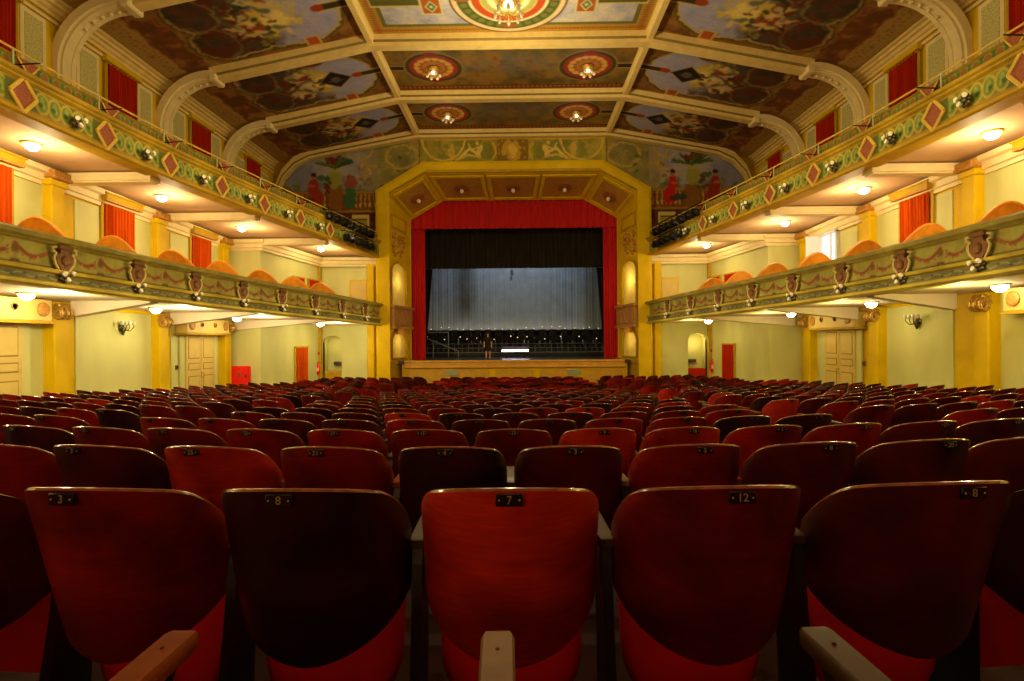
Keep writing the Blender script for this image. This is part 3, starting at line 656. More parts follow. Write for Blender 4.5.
# ---------------------------------------------------------------- side walls
side_names = {-1: 'left', 1: 'right'}
for s in (-1, 1):
    root = struct(f'wall_{side_names[s]}')
    sd = side_names[s]
    mb = MB(); mb.box((s * 11.82, 11.9, EZ + 2.85), (.24, 29.8, 11.7)); mb.build('wall_surface', M['ochre'], root)
    # partition beside the stage
    z0, z1 = EZ - 3, EZ + 4.5
    mb = MB(); A = (s * 11.7, 22.4); B = (s * 10.35, 22.4); D = (s * 9.45, 26.8)
    mb.add([(A[0], A[1], z0), (B[0], B[1], z0), (B[0], B[1], z1), (A[0], A[1], z1), (A[0], 22.6, z0), (B[0] + s * .2, 22.6, z0), (B[0] + s * .2, 22.6, z1), (A[0], 22.6, z1)],
           [(0, 1, 2, 3), (4, 5, 6, 7), (3, 2, 6, 7), (0, 1, 5, 4)])
    mb.add([(B[0], B[1], z0), (D[0], D[1], z0), (D[0], D[1], z1), (B[0], B[1], z1), (B[0] + s * .2, 22.6, z0), (D[0] + s * .2, D[1], z0), (D[0] + s * .2, D[1], z1), (B[0] + s * .2, 22.6, z1)],
           [(0, 1, 2, 3), (4, 5, 6, 7), (3, 2, 6, 7), (0, 1, 5, 4)])
    mb.build('partition', M['panel'], root, fix=False)
    for i in range(len(COLY) - 1):
        ya, yb = COLY[i] + .38, COLY[i + 1] - .38; ym = (ya + yb) / 2; L = yb - ya
        mb = MB()
        mb.box((s * 11.69, ym, EZ - 1.2 + hl(ym) / 2 - EZ / 2), (.03, L, 3.4 + .0))
        mb.v = []; mb.f = []; mb.m = []
        zt = hl(ym) - .10; mb.box((s * 11.69, ym, (zt + EZ - 3) / 2), (.04, L, zt - EZ + 3))
        zb, zt = hl(ym) + .2, hg(ym) - .42; mb.box((s * 11.69, ym, (zb + zt) / 2), (.04, L, zt - zb)); mb.build('wall_panel', M['panel'], root)
        if yb > 5:
            mb = MB(); zb, zt = EZ + 4.9, EZ + 8.18; yd0, yd1 = ym - .75, ym + .75 + .1
            for p0, p1 in ((ya + .1, yd0), (yd1, yb - .1)):
                mb.box((s * 11.69, (p0 + p1) / 2, (zb + zt) / 2), (.04, p1 - p0, zt - zb), 0); mb.box((s * 11.675, (p0 + p1) / 2, (zb + zt) / 2), (.04, p1 - p0 - .22, zt - zb - .22), 1)
            mb.build('stippled_panel', [M['cream'], M['stipple']], root)
    y22 = [(22.4, 26.5)]
    mb = MB(); mb.box((s * 11.69, 24.4, EZ + 6.5), (.04, 3.4, 2.9), 0); mb.box((s * 11.675, 24.4, EZ + 6.5), (.04, 3.2, 2.7), 1); mb.build('stippled_panel', [M['cream'], M['stipple']], root)
    for i, y in enumerate(COLY):
        y -= .42; yl = y - (.42 if s > 0 else 0); h0, h1 = EZ - 2.6, hl(y) - .02; mb = MB()
        last = y > 21.8
        mb.box((s * 11.54, yl - (.12 if last else 0), (h0 + h1) / 2), (.34, .44, h1 - h0), 0, bev=.03); mb.box((s * 11.54, yl + (.2 if not last else .08), (h0 + h1) / 2), (.2, .2, h1 - h0), 0)
        # scroll bracket at the head
        sp = [(s * (11.30 - (.03 + .0055 * t) * math.cos(t * .62)), yl - .05, h1 - .30 + (.03 + .0055 * t) * math.sin(t * .62)) for t in range(0, 26)]
        for dy in (-.16, .0, .12): mb.tube([(a, b + dy, c3) for a, b, c3 in sp[2:]], .035, 6, 1)
        mb.box((s * 11.36, yl - .05, h1 - .10), (.24, .36, .10), 1, bev=.03); mb.ball((s * 11.28, yl - .05, h1 - .3), .08, 1, 8, (1, 2.2, 1))
        mb.build('pilaster', [M['ochre'], M['gold']], root)
        h0, h1 = hl(y) + .1, hg(y) - .02; mb = MB()
        mb.box((s * 11.57, y - (.12 if last else 0), (h0 + h1 - .3) / 2), (.28, .42, h1 - h0 - .3), 0, bev=.03)
        mb.box((s * 11.55, y - (.12 if last else 0), h1 - .28), (.33, .55, .16), 0, bev=.02); mb.box((s * 11.50, y - (.12 if last else 0), h1 - .09), (.44, .62, .22), 1, bev=.03)
        mb.build('pilaster', [M['ochre'], M['brownlight']], root)
    # cornices
    def wsweep(prof, hf, pts, name, m):
        mb = MB(); rings = []
        for (x, y), (nx, ny) in pts: rings.append([(x + nx * o, y + ny * o, hf(y) + h) for o, h in prof])
        mb.loft(rings); mb.build(name, m, root)
    cor = [(0, -.40), (.06, -.40), (.06, -.30), (.12, -.28), (.16, -.14), (.26, -.10), (.28, .02), (0, .02)]
    wsweep(cor, hg, [((s * 11.68, -2.5), (-s, 0)), ((s * 11.68, 22.1), (-s, 0))], 'cornice', M['cream'])
    wsweep(cor, hg, [((s * 11.68, 22.38), (0, -1)), ((s * 10.25, 22.38), (-s * .6, -1)), ((s * 9.42, 26.6), (-s * .9, -.9)), ((s * 6.6, 26.7), (0, -1))], 'cornice', M['cream'])
    fr = [(0, -.20), (.05, -.20), (.05, -.15), (.02, -.13), (.02, -.08), (.08, -.06), (.12, .02), (.20, .04), (.22, .10), (.32, .13), (.34, .22), (0, .22)]
    wsweep(fr, lambda y: EZ + 8.58, [((s * 11.68, -2.5), (-s, 0)), ((s * 11.68, 26.6), (-s, 0))], 'cornice', M['rib'])
    wsweep([(0, -.05), (.05, -.05), (.05, .02), (0, .02)], lambda y: EZ + 8.27, [((s * 11.68, 2), (-s, 0)), ((s * 11.68, 26.6), (-s, 0))], 'cornice', M['cream'])
    # skirting line of the corner pilaster by the stage
    mb = MB(); mb.box((s * 9.47, 26.66, EZ - 1.0), (.22, .22, 3.6), 0, bev=.02); mb.box((s * 9.47, 26.66, EZ + 2.4), (.20, .2, 3.0), 0, bev=.02); mb.build('pilaster', M['ochre_dark'], root)
    for yy in (24.2,):
        mb = MB(); mb.box((s * 7.55, YF - .03, EZ + 2.3), (.9, .05, 1.4), 0, bev=.01); mb.box((s * 7.55, YF - .05, EZ + 2.3), (.75, .05, 1.25), 1); mb.build('blind_door', [M['ochre'], M['door']], root)

# ================================================================== balconies
def frieze_mesh(c, s, hf, h0, off, root, name, y0, ylen, sh=0.0):
    y0 = y0 + sh; A0 = c.A
    if sh < -.4:      # the painted strip is slid along the front; keep its far end on the wall
        pass
    def pos(U, V):
        ys = y0 + U[0] ; P = [frame_at(s, float(y)) for y in ys]
        px = np.array([p.x + n_.x * off for p, n_, t in P]); py = np.array([p.y + n_.y * off for p, n_, t in P]); hz = np.array([hf(float(y)) for y in ys])
        return np.broadcast_to(px, U.shape), np.broadcast_to(py, U.shape), hz[None, :] + h0 + V
    return c.mesh(name, pos, root)

LY = [11.5 + 1.93 * k - 1.93 * 2 for k in range(10)]      # cartouche stations of the lower balcony
GY = [10.6 + 1.93 * k - 1.93 * 2 for k in range(10)]      # diamond stations of the gallery
def LYs(s): return [y - (.22 if s < 0 else .68) for y in LY] + ([LY[-1] + 1.93 - .68] if s > 0 else [])
def GYs(s): return [y - (.12 if s < 0 else .62) for y in GY] + ([GY[-1] + 1.93 - .62] if s > 0 else [])
Y0 = 5.2; YL = 21.35
# lower balcony frieze painting (olive ground, swags and little urns)
cl = Canvas(YL, .50, .022, 'a29a44', 201, .3)
cl.blend(np.clip((cl.n1 - .5) * 4, 0, 1), '86984c', .6); cl.rect(0, YL, .46, .50, 'b8a048'); cl.rect(0, YL, 0, .04, '5c4c1c')
for k in range(-1, 12):
    a = LY[0] + 1.93 * k - Y0
    cl.line([(a + .30 + .66 * t / 8, .30 - .16 * math.sin(PI * t / 8) + .08 * t / 8) for t in range(9)], .075, '8a4a26'); cl.line([(a - .30 - .66 * t / 8, .30 - .16 * math.sin(PI * t / 8) + .08 * t / 8) for t in range(9)], .075, '8a4a26')
    for q in range(8): 
        for sg in (-1, 1): cl.ell(a + sg * (.34 + .08 * q), .28 - .15 * math.sin(PI * q / 8), .03, .028, ['a85a3a', '6c7a34', 'b08a44'][q % 3], .9)
    b = a + .965
    cl.ell(b, .30, .12, .12, 'a8924a'); cl.ell(b, .28, .07, .09, '6e5c24'); cl.ell(b, .12, .05, .10, '9c8440'); cl.rect(b - .09, b + .09, .04, .08, '5c3c18'); cl.rect(b - .1, b + .1, .40, .43, 'a8924a')
    cl.ring(b - .15, .32, .06, .06, .025, 'b09c54'); cl.ring(b + .15, .32, .06, .06, .025, 'b09c54')
bl = Canvas(YL, .17, .02, '6f6c3c', 202, .3)
bl.rect(0, YL, 0, .02, '9c8a3c'); bl.rect(0, YL, .15, .17, '9c8a3c')
bl.line([(u * .1, .085 + .035 * math.sin(u * 1.25)) for u in range(int(YL / .1))], .022, 'a9a47c')
for u in range(int(YL / .25)): bl.ell(u * .25, .085 + .03 * math.sin(u * 3.1), .035, .022, '3f4c34', .9)
# gallery frieze (dark green-brown, rings with leaves)
cg = Canvas(YL, .52, .022, '80742a', 203, .3)
cg.rect(0, YL, 0, .05, 'a88a24'); cg.rect(0, YL, .49, .52, 'b89a2c')
for k in range(-1, 13):
    a = GY[0] + 1.93 * k - Y0
    cg.rect(a - .34, a + .34, .05, .49, '62682c')
    for j in range(5):
        b = a + 1.93 / 2 + (j - 2) * .275; cg.ell(b, .27, .155, .215, 'bfa63c'); cg.ell(b, .27, .115, .17, '6c8434'); cg.ell(b, .32, .05, .09, '93a048', .9, .3); cg.ell(b - .03, .24, .05, .05, '3f5a22', .9); cg.ell(b + .04, .22, .03, .05, 'a8a850', .8)
pg = Canvas(YL, .24, .02, '5f7030', 204, .4)
pg.blend(np.clip((pg.n2 - .5) * 6, 0, 1), '8c9444', .7); pg.rect(0, YL, 0, .02, 'b09830'); pg.rect(0, YL, .24, .26, 'b09830')
for u in range(int(YL / .26)): pg.ell(u * .26 + .1, .13, .07, .075, '9a5c2a', .9, .3); pg.ring(u * .26 + .1, .13, .09, .10, .02, 'a8a040'); pg.ell(u * .26 - .03, .13, .035, .09, '4c6a2a', .8, .3)

MT = Matrix.Translation
for s in (-1, 1):
    sd = side_names[s]
    def at(y, off=0.0, h=0.0, hf=None):
        """matrix at the balcony front: local x along the front, -y into the hall, z up"""
        p, n_, t = frame_at(s, y); M4 = Matrix(((t.x * -s * -1, -n_.x, 0, p.x + n_.x * off), (t.y * -s * -1, -n_.y, 0, p.y + n_.y * off), (0, 0, 1, hf(y) + h), (0, 0, 0, 1)))
        return M4
    # ---------------- lower balcony
    b = thing('balcony', f'lower {sd} balcony with olive frieze of brown urns and painted swags', 'balcony', group='lower balconies')
    mb = MB(); csweep(mb, [(-.30, .0), (.02, .0), (.02, .95), (-.30, .95)], hl, s); mb.build('balcony_front', M['olive'], b)
    mb = MB()
    csweep(mb, [(0, -.03), (.14, -.03), (.18, .02), (.16, .08), (.10, .10), (0, .10)], hl, s, 1); csweep(mb, [(0, .26), (.10, .26), (.17, .29), (.19, .34), (.13, .37), (0, .38)], hl, s, 1)
    csweep(mb, [(-.34, .86), (.10, .86), (.14, .90), (.22, .93), (.25, 1.0), (.20, 1.05), (-.34, 1.05)], hl, s); mb.build('moulding', [M['bmould'] if 'bmould' in M else M.setdefault('bmould', mat('olive_gold_moulding', '988a38', 0.5, 0.2, 5, spec=.2)), M['bmould2'] if 'bmould2' in M else M.setdefault('bmould2', mat('yellow_moulding', 'c4b040', 0.5, 0.12, 5, spec=.2))], b)
    frieze_mesh(bl, s, hl, .095, .10, b, 'vine_band', Y0, YL); frieze_mesh(cl, s, hl, .375, .05, b, 'frieze', Y0, YL, LYs(s)[0] - LY[0])
    for y in LYs(s):
        if y > 26.2 or y < 5.5: continue
        mb = MB(); T = at(y, .05, 0, hl)
        ur = [(-.10, .84), (-.10, .72), (-.20, .66), (-.19, .52), (-.11, .42), (-.05, .34), (.05, .34), (.11, .42), (.19, .52), (.20, .66), (.10, .72), (.10, .84)]
        mb.prism(ur, -.10, .02, T, 0); mb.prism([(-.16, .80), (-.16, .88), (.16, .88), (.16, .80)], -.14, .02, T, 0)
        for sg in (-1, 1): mb.tube([(sg * .15, -.07, .84), (sg * .27, -.08, .81), (sg * .27, -.08, .74), (sg * .19, -.08, .71), (sg * .24, -.08, .60), (sg * .20, -.08, .48), (sg * .09, -.07, .33)], [.025, .035, .035, .032, .032, .03, .02], 6, 1, M4=T)
        mb.ball((0, -.12, .56), .09, 0, 8, (1, .6, 1.2), M4=T)
        mb.build('urn_cartouche', [M['brown'], M['rimcream']], b, True)
    # soffit slab and beams
    def slab(hf, t0, t1, name, yend=26.7, upper=False):
        mb = MB(); rings = []; N = 50
        ys = sorted([-2.5 + (yend + 2.5) * i / N for i in range(N + 1)] + [22.39, 22.41])
        for y in ys:
            p = s * (bx(y) + .02); q = s * ((11.69 if (upper or y < 22.4) else wx(y)))
            rings.append([(p, y, hf(y) + t0), (q, y, hf(y) + t0), (q, y, hf(y) + t1), (p, y, hf(y) + t1)])
        mb.loft(rings); mb.build(name, [M['soffit_beige' if upper else 'white']], b)
    slab(hl, .03, .13, 'soffit')
    for y in COLY[1:]:
        mb = MB(); z = hl(y) + .05; xa, xb = s * 11.35, s * (bx(y) + .3)
        for y1_, y2_ in ((y - .16, y + .16),): mb.add([(xa, y1_, z - .42), (xb, y1_, z - .08), (xb, y1_, z), (xa, y1_, z), (xa, y2_, z - .42), (xb, y2_, z - .08), (xb, y2_, z), (xa, y2_, z)], [(0, 1, 2, 3), (7, 6, 5, 4), (0, 4, 5, 1), (3, 2, 6, 7), (1, 5, 6, 2), (0, 3, 7, 4)])
        mb.build('soffit_beam', M['white'], b)
    # ---------------- gallery
    b = thing('balcony', f'upper {sd} gallery front with red diamonds between green rings and a rail', 'balcony', group='upper galleries')
    mb = MB(); csweep(mb, [(-.35, .0), (.02, .0), (.02, .78), (-.35, .78)], hg, s); csweep(mb, [(-.35, -.04), (.06, -.04), (.10, 0), (.10, .06), (.03, .10), (-.35, .10)], hg, s, 1); mb.build('balcony_front', [M['olive'], M['ochre_dark']], b)
    mb = MB(); csweep(mb, [(0, .61), (.05, .61), (.12, .65), (.12, .69), (.18, .72), (.20, .78), (.10, .82), (-.12, .84), (-.12, .61)], hg, s)
    csweep(mb, [(-.16, 1.04), (.0, 1.04), (.03, 1.06), (.0, 1.09), (-.16, 1.09)], hg, s); mb.build('moulding', M['gmould'] if 'gmould' in M else M.setdefault('gmould', mat('ochre_moulding', 'ac8c1c', 0.5, 0.15, 5, spec=.2)), b)
    mb = MB(); csweep(mb, [(-.13, .80), (-.04, .80), (-.04, 1.05), (-.13, 1.05)], hg, s); mb.build('parapet', M['olive'], b)
    frieze_mesh(cg, s, hg, .09, .05, b, 'frieze', Y0, YL, GYs(s)[0] - GY[0]); frieze_mesh(pg, s, hg, .805, -.02, b, 'parapet_band', Y0, YL)
    for y in GYs(s):
        if y > 25.8 or y < 5.5: continue
        mb = MB(); T = at(y, .05, .35, hg)
        for k in range(4):
            p = [(-.27, 0), (0, .34), (.27, 0), (0, -.34)]; a, c4 = p[k], p[(k + 1) % 4]; mb.tube([(a[0], -.03, a[1]), (c4[0], -.03, c4[1])], .038, 6, 0, M4=T)
        mb.prism([(-.26, 0), (0, .33), (.26, 0), (0, -.33)], -.02, .02, T, 1); mb.build('diamond_ornament', [M['diamrim'] if 'diamrim' in M else M.setdefault('diamrim', mat('yellow_rim', 'e2bf4c', 0.5, 0.1, 5)), M['redbrown']], b)
        mb = MB(); T = at(y + .15, .0, 1.06, hg) @ Matrix.Scale(.8, 4); mb.prism([(-.26, 0), (.26, 0), (.10, -.20), (0, -.30), (-.10, -.20)], -.05, .03, T, 0); mb.tube([(-.28, -.05, -.0), (-.10, -.06, -.24), (0, -.06, -.33), (.10, -.06, -.24), (.28, -.05, 0)], .022, 6, 1, M4=T)
        mb.build('parapet_ornament', [M['redbrown'], M['diamrim']], b)
    mb = MB(); pts = []
    for i in range(70):
        y = 4 + i * .32; p, n_, t = frame_at(s, y); pts.append((p.x + n_.x * .06, p.y + n_.y * .06, hg(y) + 1.15))
    mb.tube(pts, .022, 6, 0); mb.build('hand_rail', M['diamrim'], b)
    for k in range(10):
        y = GYs(s)[0] + 1.93 * k - .18
        if y > 26 or y < 5: continue
        T = at(y, .06, 0, hg); mb = MB(); mb.tube([(0, 0, .80), (0, 0, 1.15)], .018, 6, 0, M4=T); mb.tube([(0, 0, .84), (0, -.55, .84)], .014, 6, 1, M4=T)
        mb.build('rail_post', [M['railpost'] if 'railpost' in M else M.setdefault('railpost', mat('pale_green_post', 'b9c59a', 0.4, 0.1, 5)), M['black']], b)
    slab(hg, .10, .20, 'soffit', upper=True)
    for y in COLY[1:]:
        mb = MB(); z = hg(y) + .06; xa, xb = 11.65, bx(y) + .25
        mb.box((s * (xa + xb) / 2, y, z - .10), (xa - xb, .40, .20), 0); mb.box((s * (xa + xb) / 2, y, z - .14), (xa - xb - .1, .30, .20), 0); mb.build('soffit_beam', M['cream'], b)
    # ---------------- box partitions with curved orange crests
    parts = [LYs(s)[0] + 1.93 * (k + .5) for k in range(9)]
    nm = 0
    for y in parts:
        if y > 25.4 or y < 7.5: continue
        t = thing('box_partition', f'orange curved box divider behind the lower {sd} balcony front, {ORD[int(round((25.0 - y) / 1.93))]} from the stage', 'partition', group='curved box dividers')
        p, n_, tt = frame_at(s, y); T = at(y, -.30,   .05, hl); L = min(2.1, wx(y) - bx(y) - .3)
        prof = [(.02, 0), (.02, .86)] + [(L * (.06 + .94 * i / 14), .86 + .84 * math.sin(PI * (i / 14) ** 1.25) ** .9) for i in range(15)] + [(L, .0)]
        R90 = Matrix.Rotation(PI / 2, 4, 'Z')
        mb = MB(); mb.prism(prof, -.025, .025, T @ R90, 0); mb.build('divider_panel', M['partition'], t)
        mb = MB(); mb.tube([(a, 0, z) for a, z in prof[1:-1]], .04, 8, 0, M4=T @ R90); mb.build('crest_rail', M['crest'] if 'crest' in M else M.setdefault('crest', mat('salmon_crest', 'e2983a', 0.5, 0.1, 5, spec=.2)), t, True)

    # ---------------- flower lamp clusters on both fronts
    def cluster(y, hf, h, where, nth):
        t = thing('flower_lamp', f'cluster of white glass flower lamps on the {where} {sd} balcony front, {nth} from the stage', 'lamp', group=f'flower lamps on the {where} fronts')
        t.matrix_world = at(y, .12, h, hf) @ Matrix.Scale(.78, 4)
        mb = MB(); mb.ball((0, 0, 0), .09, 0, 8)
        for k in range(7): a = 2 * PI * k / 7 + .3; mb.ball((.13 * math.cos(a), -.02, .12 * math.sin(a)), .055, 0, 7, (1.2, .6, 1))
        mb.build('bracket', M['leafdark'] if 'leafdark' in M else M.setdefault('leafdark', mat('dark_bronze_leaves', '4c4420', 0.4, 0.4, 12, metal=.3)), t, True)
        for k, (dx, dz) in enumerate(((-.12, .11), (.11, .08), (.02, -.11))):
            mb = MB(); mb.lathe([(.02, 0), (.045, .03), (.05, .07), (.062, .10)], (0, 0, 0), 9, 0, MT((dx, -.08, dz)) @ Matrix.Rotation(PI / 2 + dz * 3, 4, 'X') @ Matrix.Rotation(dx * 3, 4, 'Y')); mb.ball((dx, -.15, dz), .052, 0, 8); mb.build('glass_flower', M['glass'], t, True)
        p = t.matrix_world @ Vector((0, -.8, .15)); lamp('front_fill', 'POINT', p, E_FRONT_FILL, WARM, .15)  # added fill light brightening the balcony front, not the flower lamps' own
    for y in LYs(s):
        if 7 < y < 26.2: cluster(y, hl, .24, 'lower', ORD[max(0, int(round((25.0 - y) / 1.93)))])
    for y in GYs(s):
        yy = y + 1.93 * .58
        if 7 < yy < 24: cluster(yy, hg, .29, 'upper', ORD[int(round((24 - yy) / 1.93))])

# ---------------------------------------------------------------- soffit lamps
LYS = [4.1, 8.1, 12.2, 16.3, 20.35, 24.4]
def soffit_lamp(s, y, x, z, e, lev, hot=True):
    n_ = ORD[5 - LYS.index(y)]
    t = thing('ceiling_lamp', f'lit glass bowl lamp under the {lev} {side_names[s]} balcony, {n_} from the stage', 'lamp', (s * x, y, z), group=f'bowl lamps under the {lev} balconies')
    mb = MB(); mb.lathe([(.20, 0), (.19, -.03), (.10, -.04), (.09, 0)], n=20)
    mb.build('lamp_rim', M['ochre_dark'], t, True)
    mb = MB(); mb.lathe([(.15, -.03), (.15, -.07), (.11, -.13), (.05, -.165), (.001, -.17)], n=18); mb.build('glass_bowl', M['bulb_hot'], t, True)
    lamp('lamp_light', 'POINT', (-s * .85, 0, -.34) if lev == 'lower' else (-s * .3, 0, -.50), e * (.42 if s > 0 and lev == 'lower' else 1), WARM2 if s < 0 or lev == 'upper' else (1, .76, .22), .14, parent=t)
for s in (-1, 1):
    for y, x in zip(LYS, (10.8, 10.8, 10.8, 10.6, 10.25, 8.6)): soffit_lamp(s, y, x, hl(y) + .03, E_SOFFIT_LOW, 'lower')
    for y, x in zip(LYS, (10.7, 10.7, 10.65, 10.4, 10.05, 8.55)): soffit_lamp(s, y, x, hg(y) + .10, E_SOFFIT_HIGH, 'upper')
for s in (-1, 1):
    lamp('niche_light', 'POINT', (s * 8.9, YF + .3, EZ - .2), 9 if s > 0 else 3, WARM, .08)
    for h, e in ((3.2, 26 if s > 0 else 16), (.2, 10)): lamp('niche_light', 'POINT', (s * 5.35, 27.6, EZ + h - .2), e, (1, .75, .3), .15)

# ---------------------------------------------------------------- door openings and curtains on the side walls
def on_wall(s, y, z, out=0.0):
    return MT((s * (11.67 - out), y, z)) @ Matrix.Rotation(-s * PI / 2, 4, 'Z')
def on_oblique(s, t_, z, out=0.0):
    x = 10.35 - .9 * t_; y = 22.4 + 4.4 * t_; a = math.atan2(4.4, .9); nx, ny = math.sin(a), -math.cos(a)
    return MT((s * (x - nx * out), y + ny * out, z)) @ Matrix.Rotation(-s * a, 4, 'Z')
def curtain_door(T, w, h, cm, label, grp, pel=1, n=7, z0=0):
    t = thing('door_curtain', label, 'curtain', group=grp); t.matrix_world = T
    pleats('cloth', w, h, cm, t, n, .05, M4=MT((0, -.10, 0)))
    mb = MB(); mb.box((0, -.05, h + .03), (w + .20, .10, .07), 0, bev=.01)
    for sg in (-1, 1): mb.box((sg * (w / 2 + .06), -.03, h / 2), (.10, .06, h), 0)
    mb.build('door_frame', M['ochre_dark'], t)
    if pel == 2:
        mb = MB(); mb.box((0, -.09, h + .12), (w + .34, .18, .14), 0, bev=.02); mb.box((0, -.08, h + .04), (w + .28, .15, .03), 1); mb.build('pelmet', [M['ochre'], M['ochre_dark']], t)
    elif pel:
        mb = MB(); mb.box((0, -.14, h + .17), (w + .4, .28, .18), 0, bev=.02); mb.box((0, -.15, h + .27), (w + .46, .31, .05), 0, bev=.01); mb.box((0, -.14, h + .07), (w + .36, .26, .04), 1); mb.build('pelmet', [M['ochre_dark'], M['brownlight']], t)
    return t
for s in (-1, 1):
    sd = side_names[s]
    for j, y in enumerate((12.1, 16.18, 20.4) if s < 0 else (11.8, 15.9, 20.1)):
        if s > 0 and j == 2:
            # open white door with blue light and a window behind
            root = struct('window_1'); root.matrix_world = on_wall(s, 20.3, EZ + 1.3)
            mb = MB()
            for sg in (-1, 1): mb.box((sg * .55, -.05, 1.25), (.10, .14, 2.6), 0)
            mb.box((0, -.05, 2.55), (1.2, .14, .10), 0); mb.box((.12, -.04, 1.3), (.05, .08, 2.5), 0); mb.box((0, -.04, 1.05), (1.1, .08, .06), 0); mb.build('window_frame', M['pwhite'] if 'pwhite' in M else M.setdefault('pwhite', mat('white_gloss_paint', 'd8dce0', .35, .04, 4)), root)
            mb = MB(); mb.box((0, .0, 1.3), (1.05, .03, 2.45)); mb.build('pane', mat('bright_pane', 'e8e4dc', .2, .05, 4, emit='e8e0ee', es=.8), root)
            mb = MB(); mb.box((0, 0, 0), (.55, .05, 2.5), 0, bev=.02, M4=MT((-.55, -.30, 1.3)) @ Matrix.Rotation(1.2, 4, 'Z')); mb.build('shutter', M['pwhite'], root)
            continue
        curtain_door(on_wall(s, y, EZ + 1.30), 1.15, hg(y) - EZ - .30 - 1.30, M['curt_orange'], f'orange curtain in the {ORD[2 - j]} box doorway from the stage on the {sd} wall', 'orange box doorway curtains')
    for j, y in enumerate((8.2, 12.25, 16.35, 20.45, 24.5)):
        curtain_door(on_wall(s, y, EZ + 5.0), 1.12, 3.10, M['curt_red'], f'dark red curtain high in the {sd} gallery wall, {ORD[4 - j]} from the stage', 'dark red gallery curtains', pel=2, n=8)
    for j, t_ in enumerate((.58, .85)):
        curtain_door(on_oblique(s, t_, EZ + 1.2), .72, 1.72 + (.0 if j else 0), M['curt_red'], f'small red curtain in the {"outer" if j == 0 else "inner"} box doorway of the {sd} slanted wall', 'small red box curtains', pel=0, n=4)
    curtain_door(on_oblique(s, .62, EZ - 2.42), .82, 2.16, M['curt_orange' if s < 0 else 'curt_red'], f'{"orange" if s < 0 else "dark red"} curtain hanging in the ground floor doorway of the {sd} slanted wall', 'ground floor doorway curtains', pel=0, n=4)
    # double doors with box head
    for j, (y, w) in enumerate(((20.25, 1.85), (12.0, 1.85)) if s < 0 else ((19.6, 1.85), (11.25, 1.85))):
        d = struct(f'door_{(1 if s < 0 else 3) + j}'); d.matrix_world = on_wall(s, y, 0); zb = floor_z(11.5, y); ht = hl(y) - .62
        mb = MB(); mb.box((0, -.04, (zb + ht) / 2), (w + .5, .06, ht - zb), 0); mb.build('door_surround', M['panel'], d)
        for sg in (-1, 1):
            mb = MB(); mb.box((sg * w / 4, -.09, (zb + ht) / 2), (w / 2 - .03, .06, ht - zb), 0, bev=.01)
            H_ = ht - zb
            for q0, q1 in ((.08, .42), (.50, .60), (.66, .96)):
                mb.box((sg * w / 4, -.122, zb + H_ * (q0 + q1) / 2), (w / 2 - .26, .012, H_ * (q1 - q0)), 1); mb.box((sg * w / 4, -.13, zb + H_ * (q0 + q1) / 2), (w / 2 - .31, .012, H_ * (q1 - q0) - .06), 0)
            lf = mb.build('door_leaf', [M['door'], M['doorline']], d)
            mb = MB(); mb.tube([(sg * .07, -.13, zb + 1.0), (sg * .07, -.18, zb + 1.03), (sg * .07, -.18, zb + 1.18), (sg * .07, -.13, zb + 1.2)], .012, 6); mb.build('door_handle', M['gold'], lf)
        mb = MB(); zc = hl(y) - .32; mb.box((0, -.24, zc), (2.75, .42, .52), 0, bev=.02); mb.box((0, -.24, zc - .29), (2.85, .46, .06), 1)
        for q in (-1.1, 1.1): mb.lathe([(.17, 0), (.17, .03), (.12, .05), (.0, .05)], (0, 0, 0), 18, 2, MT((q, -.45, zc + .02)) @ Matrix.Rotation(PI / 2, 4, 'X'))
        for q in (-.5, .35): mb.lathe([(.09, 0), (.09, .03), (.07, .03), (.07, .0)], (0, 0, 0), 14, 2, MT((q, -.45, zc + .05)) @ Matrix.Rotation(PI / 2, 4, 'X'))
        mb.build('box_head', [M['door'], M['ochre_dark'], M['brownlight']], d)
    # wall sconce (dark bracket with glass flowers)
    y = 16.3 if s < 0 else 15.85; t = thing('wall_sconce', f'dark bronze wall sconce with small glass shades on the {sd} ground floor wall', 'lamp', group='wall sconces'); t.matrix_world = on_wall(s, y, EZ + .46)
    mb = MB(); mb.lathe([(.10, 0), (.11, .02), (.05, .05), (.0, .06)], (0, 0, 0), 14, 0, Matrix.Rotation(PI / 2, 4, 'X')); mb.lathe([(.015, -.22), (.05, -.14), (.07, -.02), (.03, .06), (.015, .1)], (0, -.07, 0), 12)
    for k in range(4): q = -.24 + .16 * k; mb.tube([(0, -.08, -.04), (q * .6, -.18, -.09), (q, -.22, .02), (q, -.22, .08)], .012, 6)
    mb.build('bracket', M['leafdark'], t, True)
    for k in range(4): q = -.24 + .16 * k; mb = MB(); mb.lathe([(.02, .08), (.05, .11), (.06, .17), (.045, .2)], (q, -.22, 0), 10); mb.build('glass_shade', M['glass'], t, True)
    # fire extinguisher with its sign
    t = thing('fire_extinguisher', f'red fire extinguisher hanging on the corner pilaster by the {sd} arched niche', 'fire extinguisher', (s * 9.47, 26.47, EZ - 1.55), group='fire extinguishers')
    mb = MB(); mb.lathe([(.07, 0), (.085, .02), (.085, .40), (.06, .47), (.025, .50), (.025, .54)], n=14); mb.build('cylinder', M['signred'], t, True)
    mb = MB(); mb.box((0, -.087, .22), (.09, .012, .16)); mb.build('paper_label', M['cream'], t)
    mb = MB(); mb.tube([(-.02, 0, .55), (.03, -.02, .57), (.12, -.03, .56)], .012, 6); mb.tube([(0, 0, .56), (-.06, -.04, .5), (-.10, -.05, .3), (-.09, -.04, .12)], .012, 6); mb.build('hose_and_valve', M['black'], t)
    mb = MB(); mb.box((s * 9.47, 26.53, EZ - .55), (.10, .015, .14), 0, bev=.004); tag(mb.build('wall_sign', M['curt_red']), f'tiny red sign above the fire extinguisher on the {sd} corner pilaster', 'sign', 'extinguisher signs')
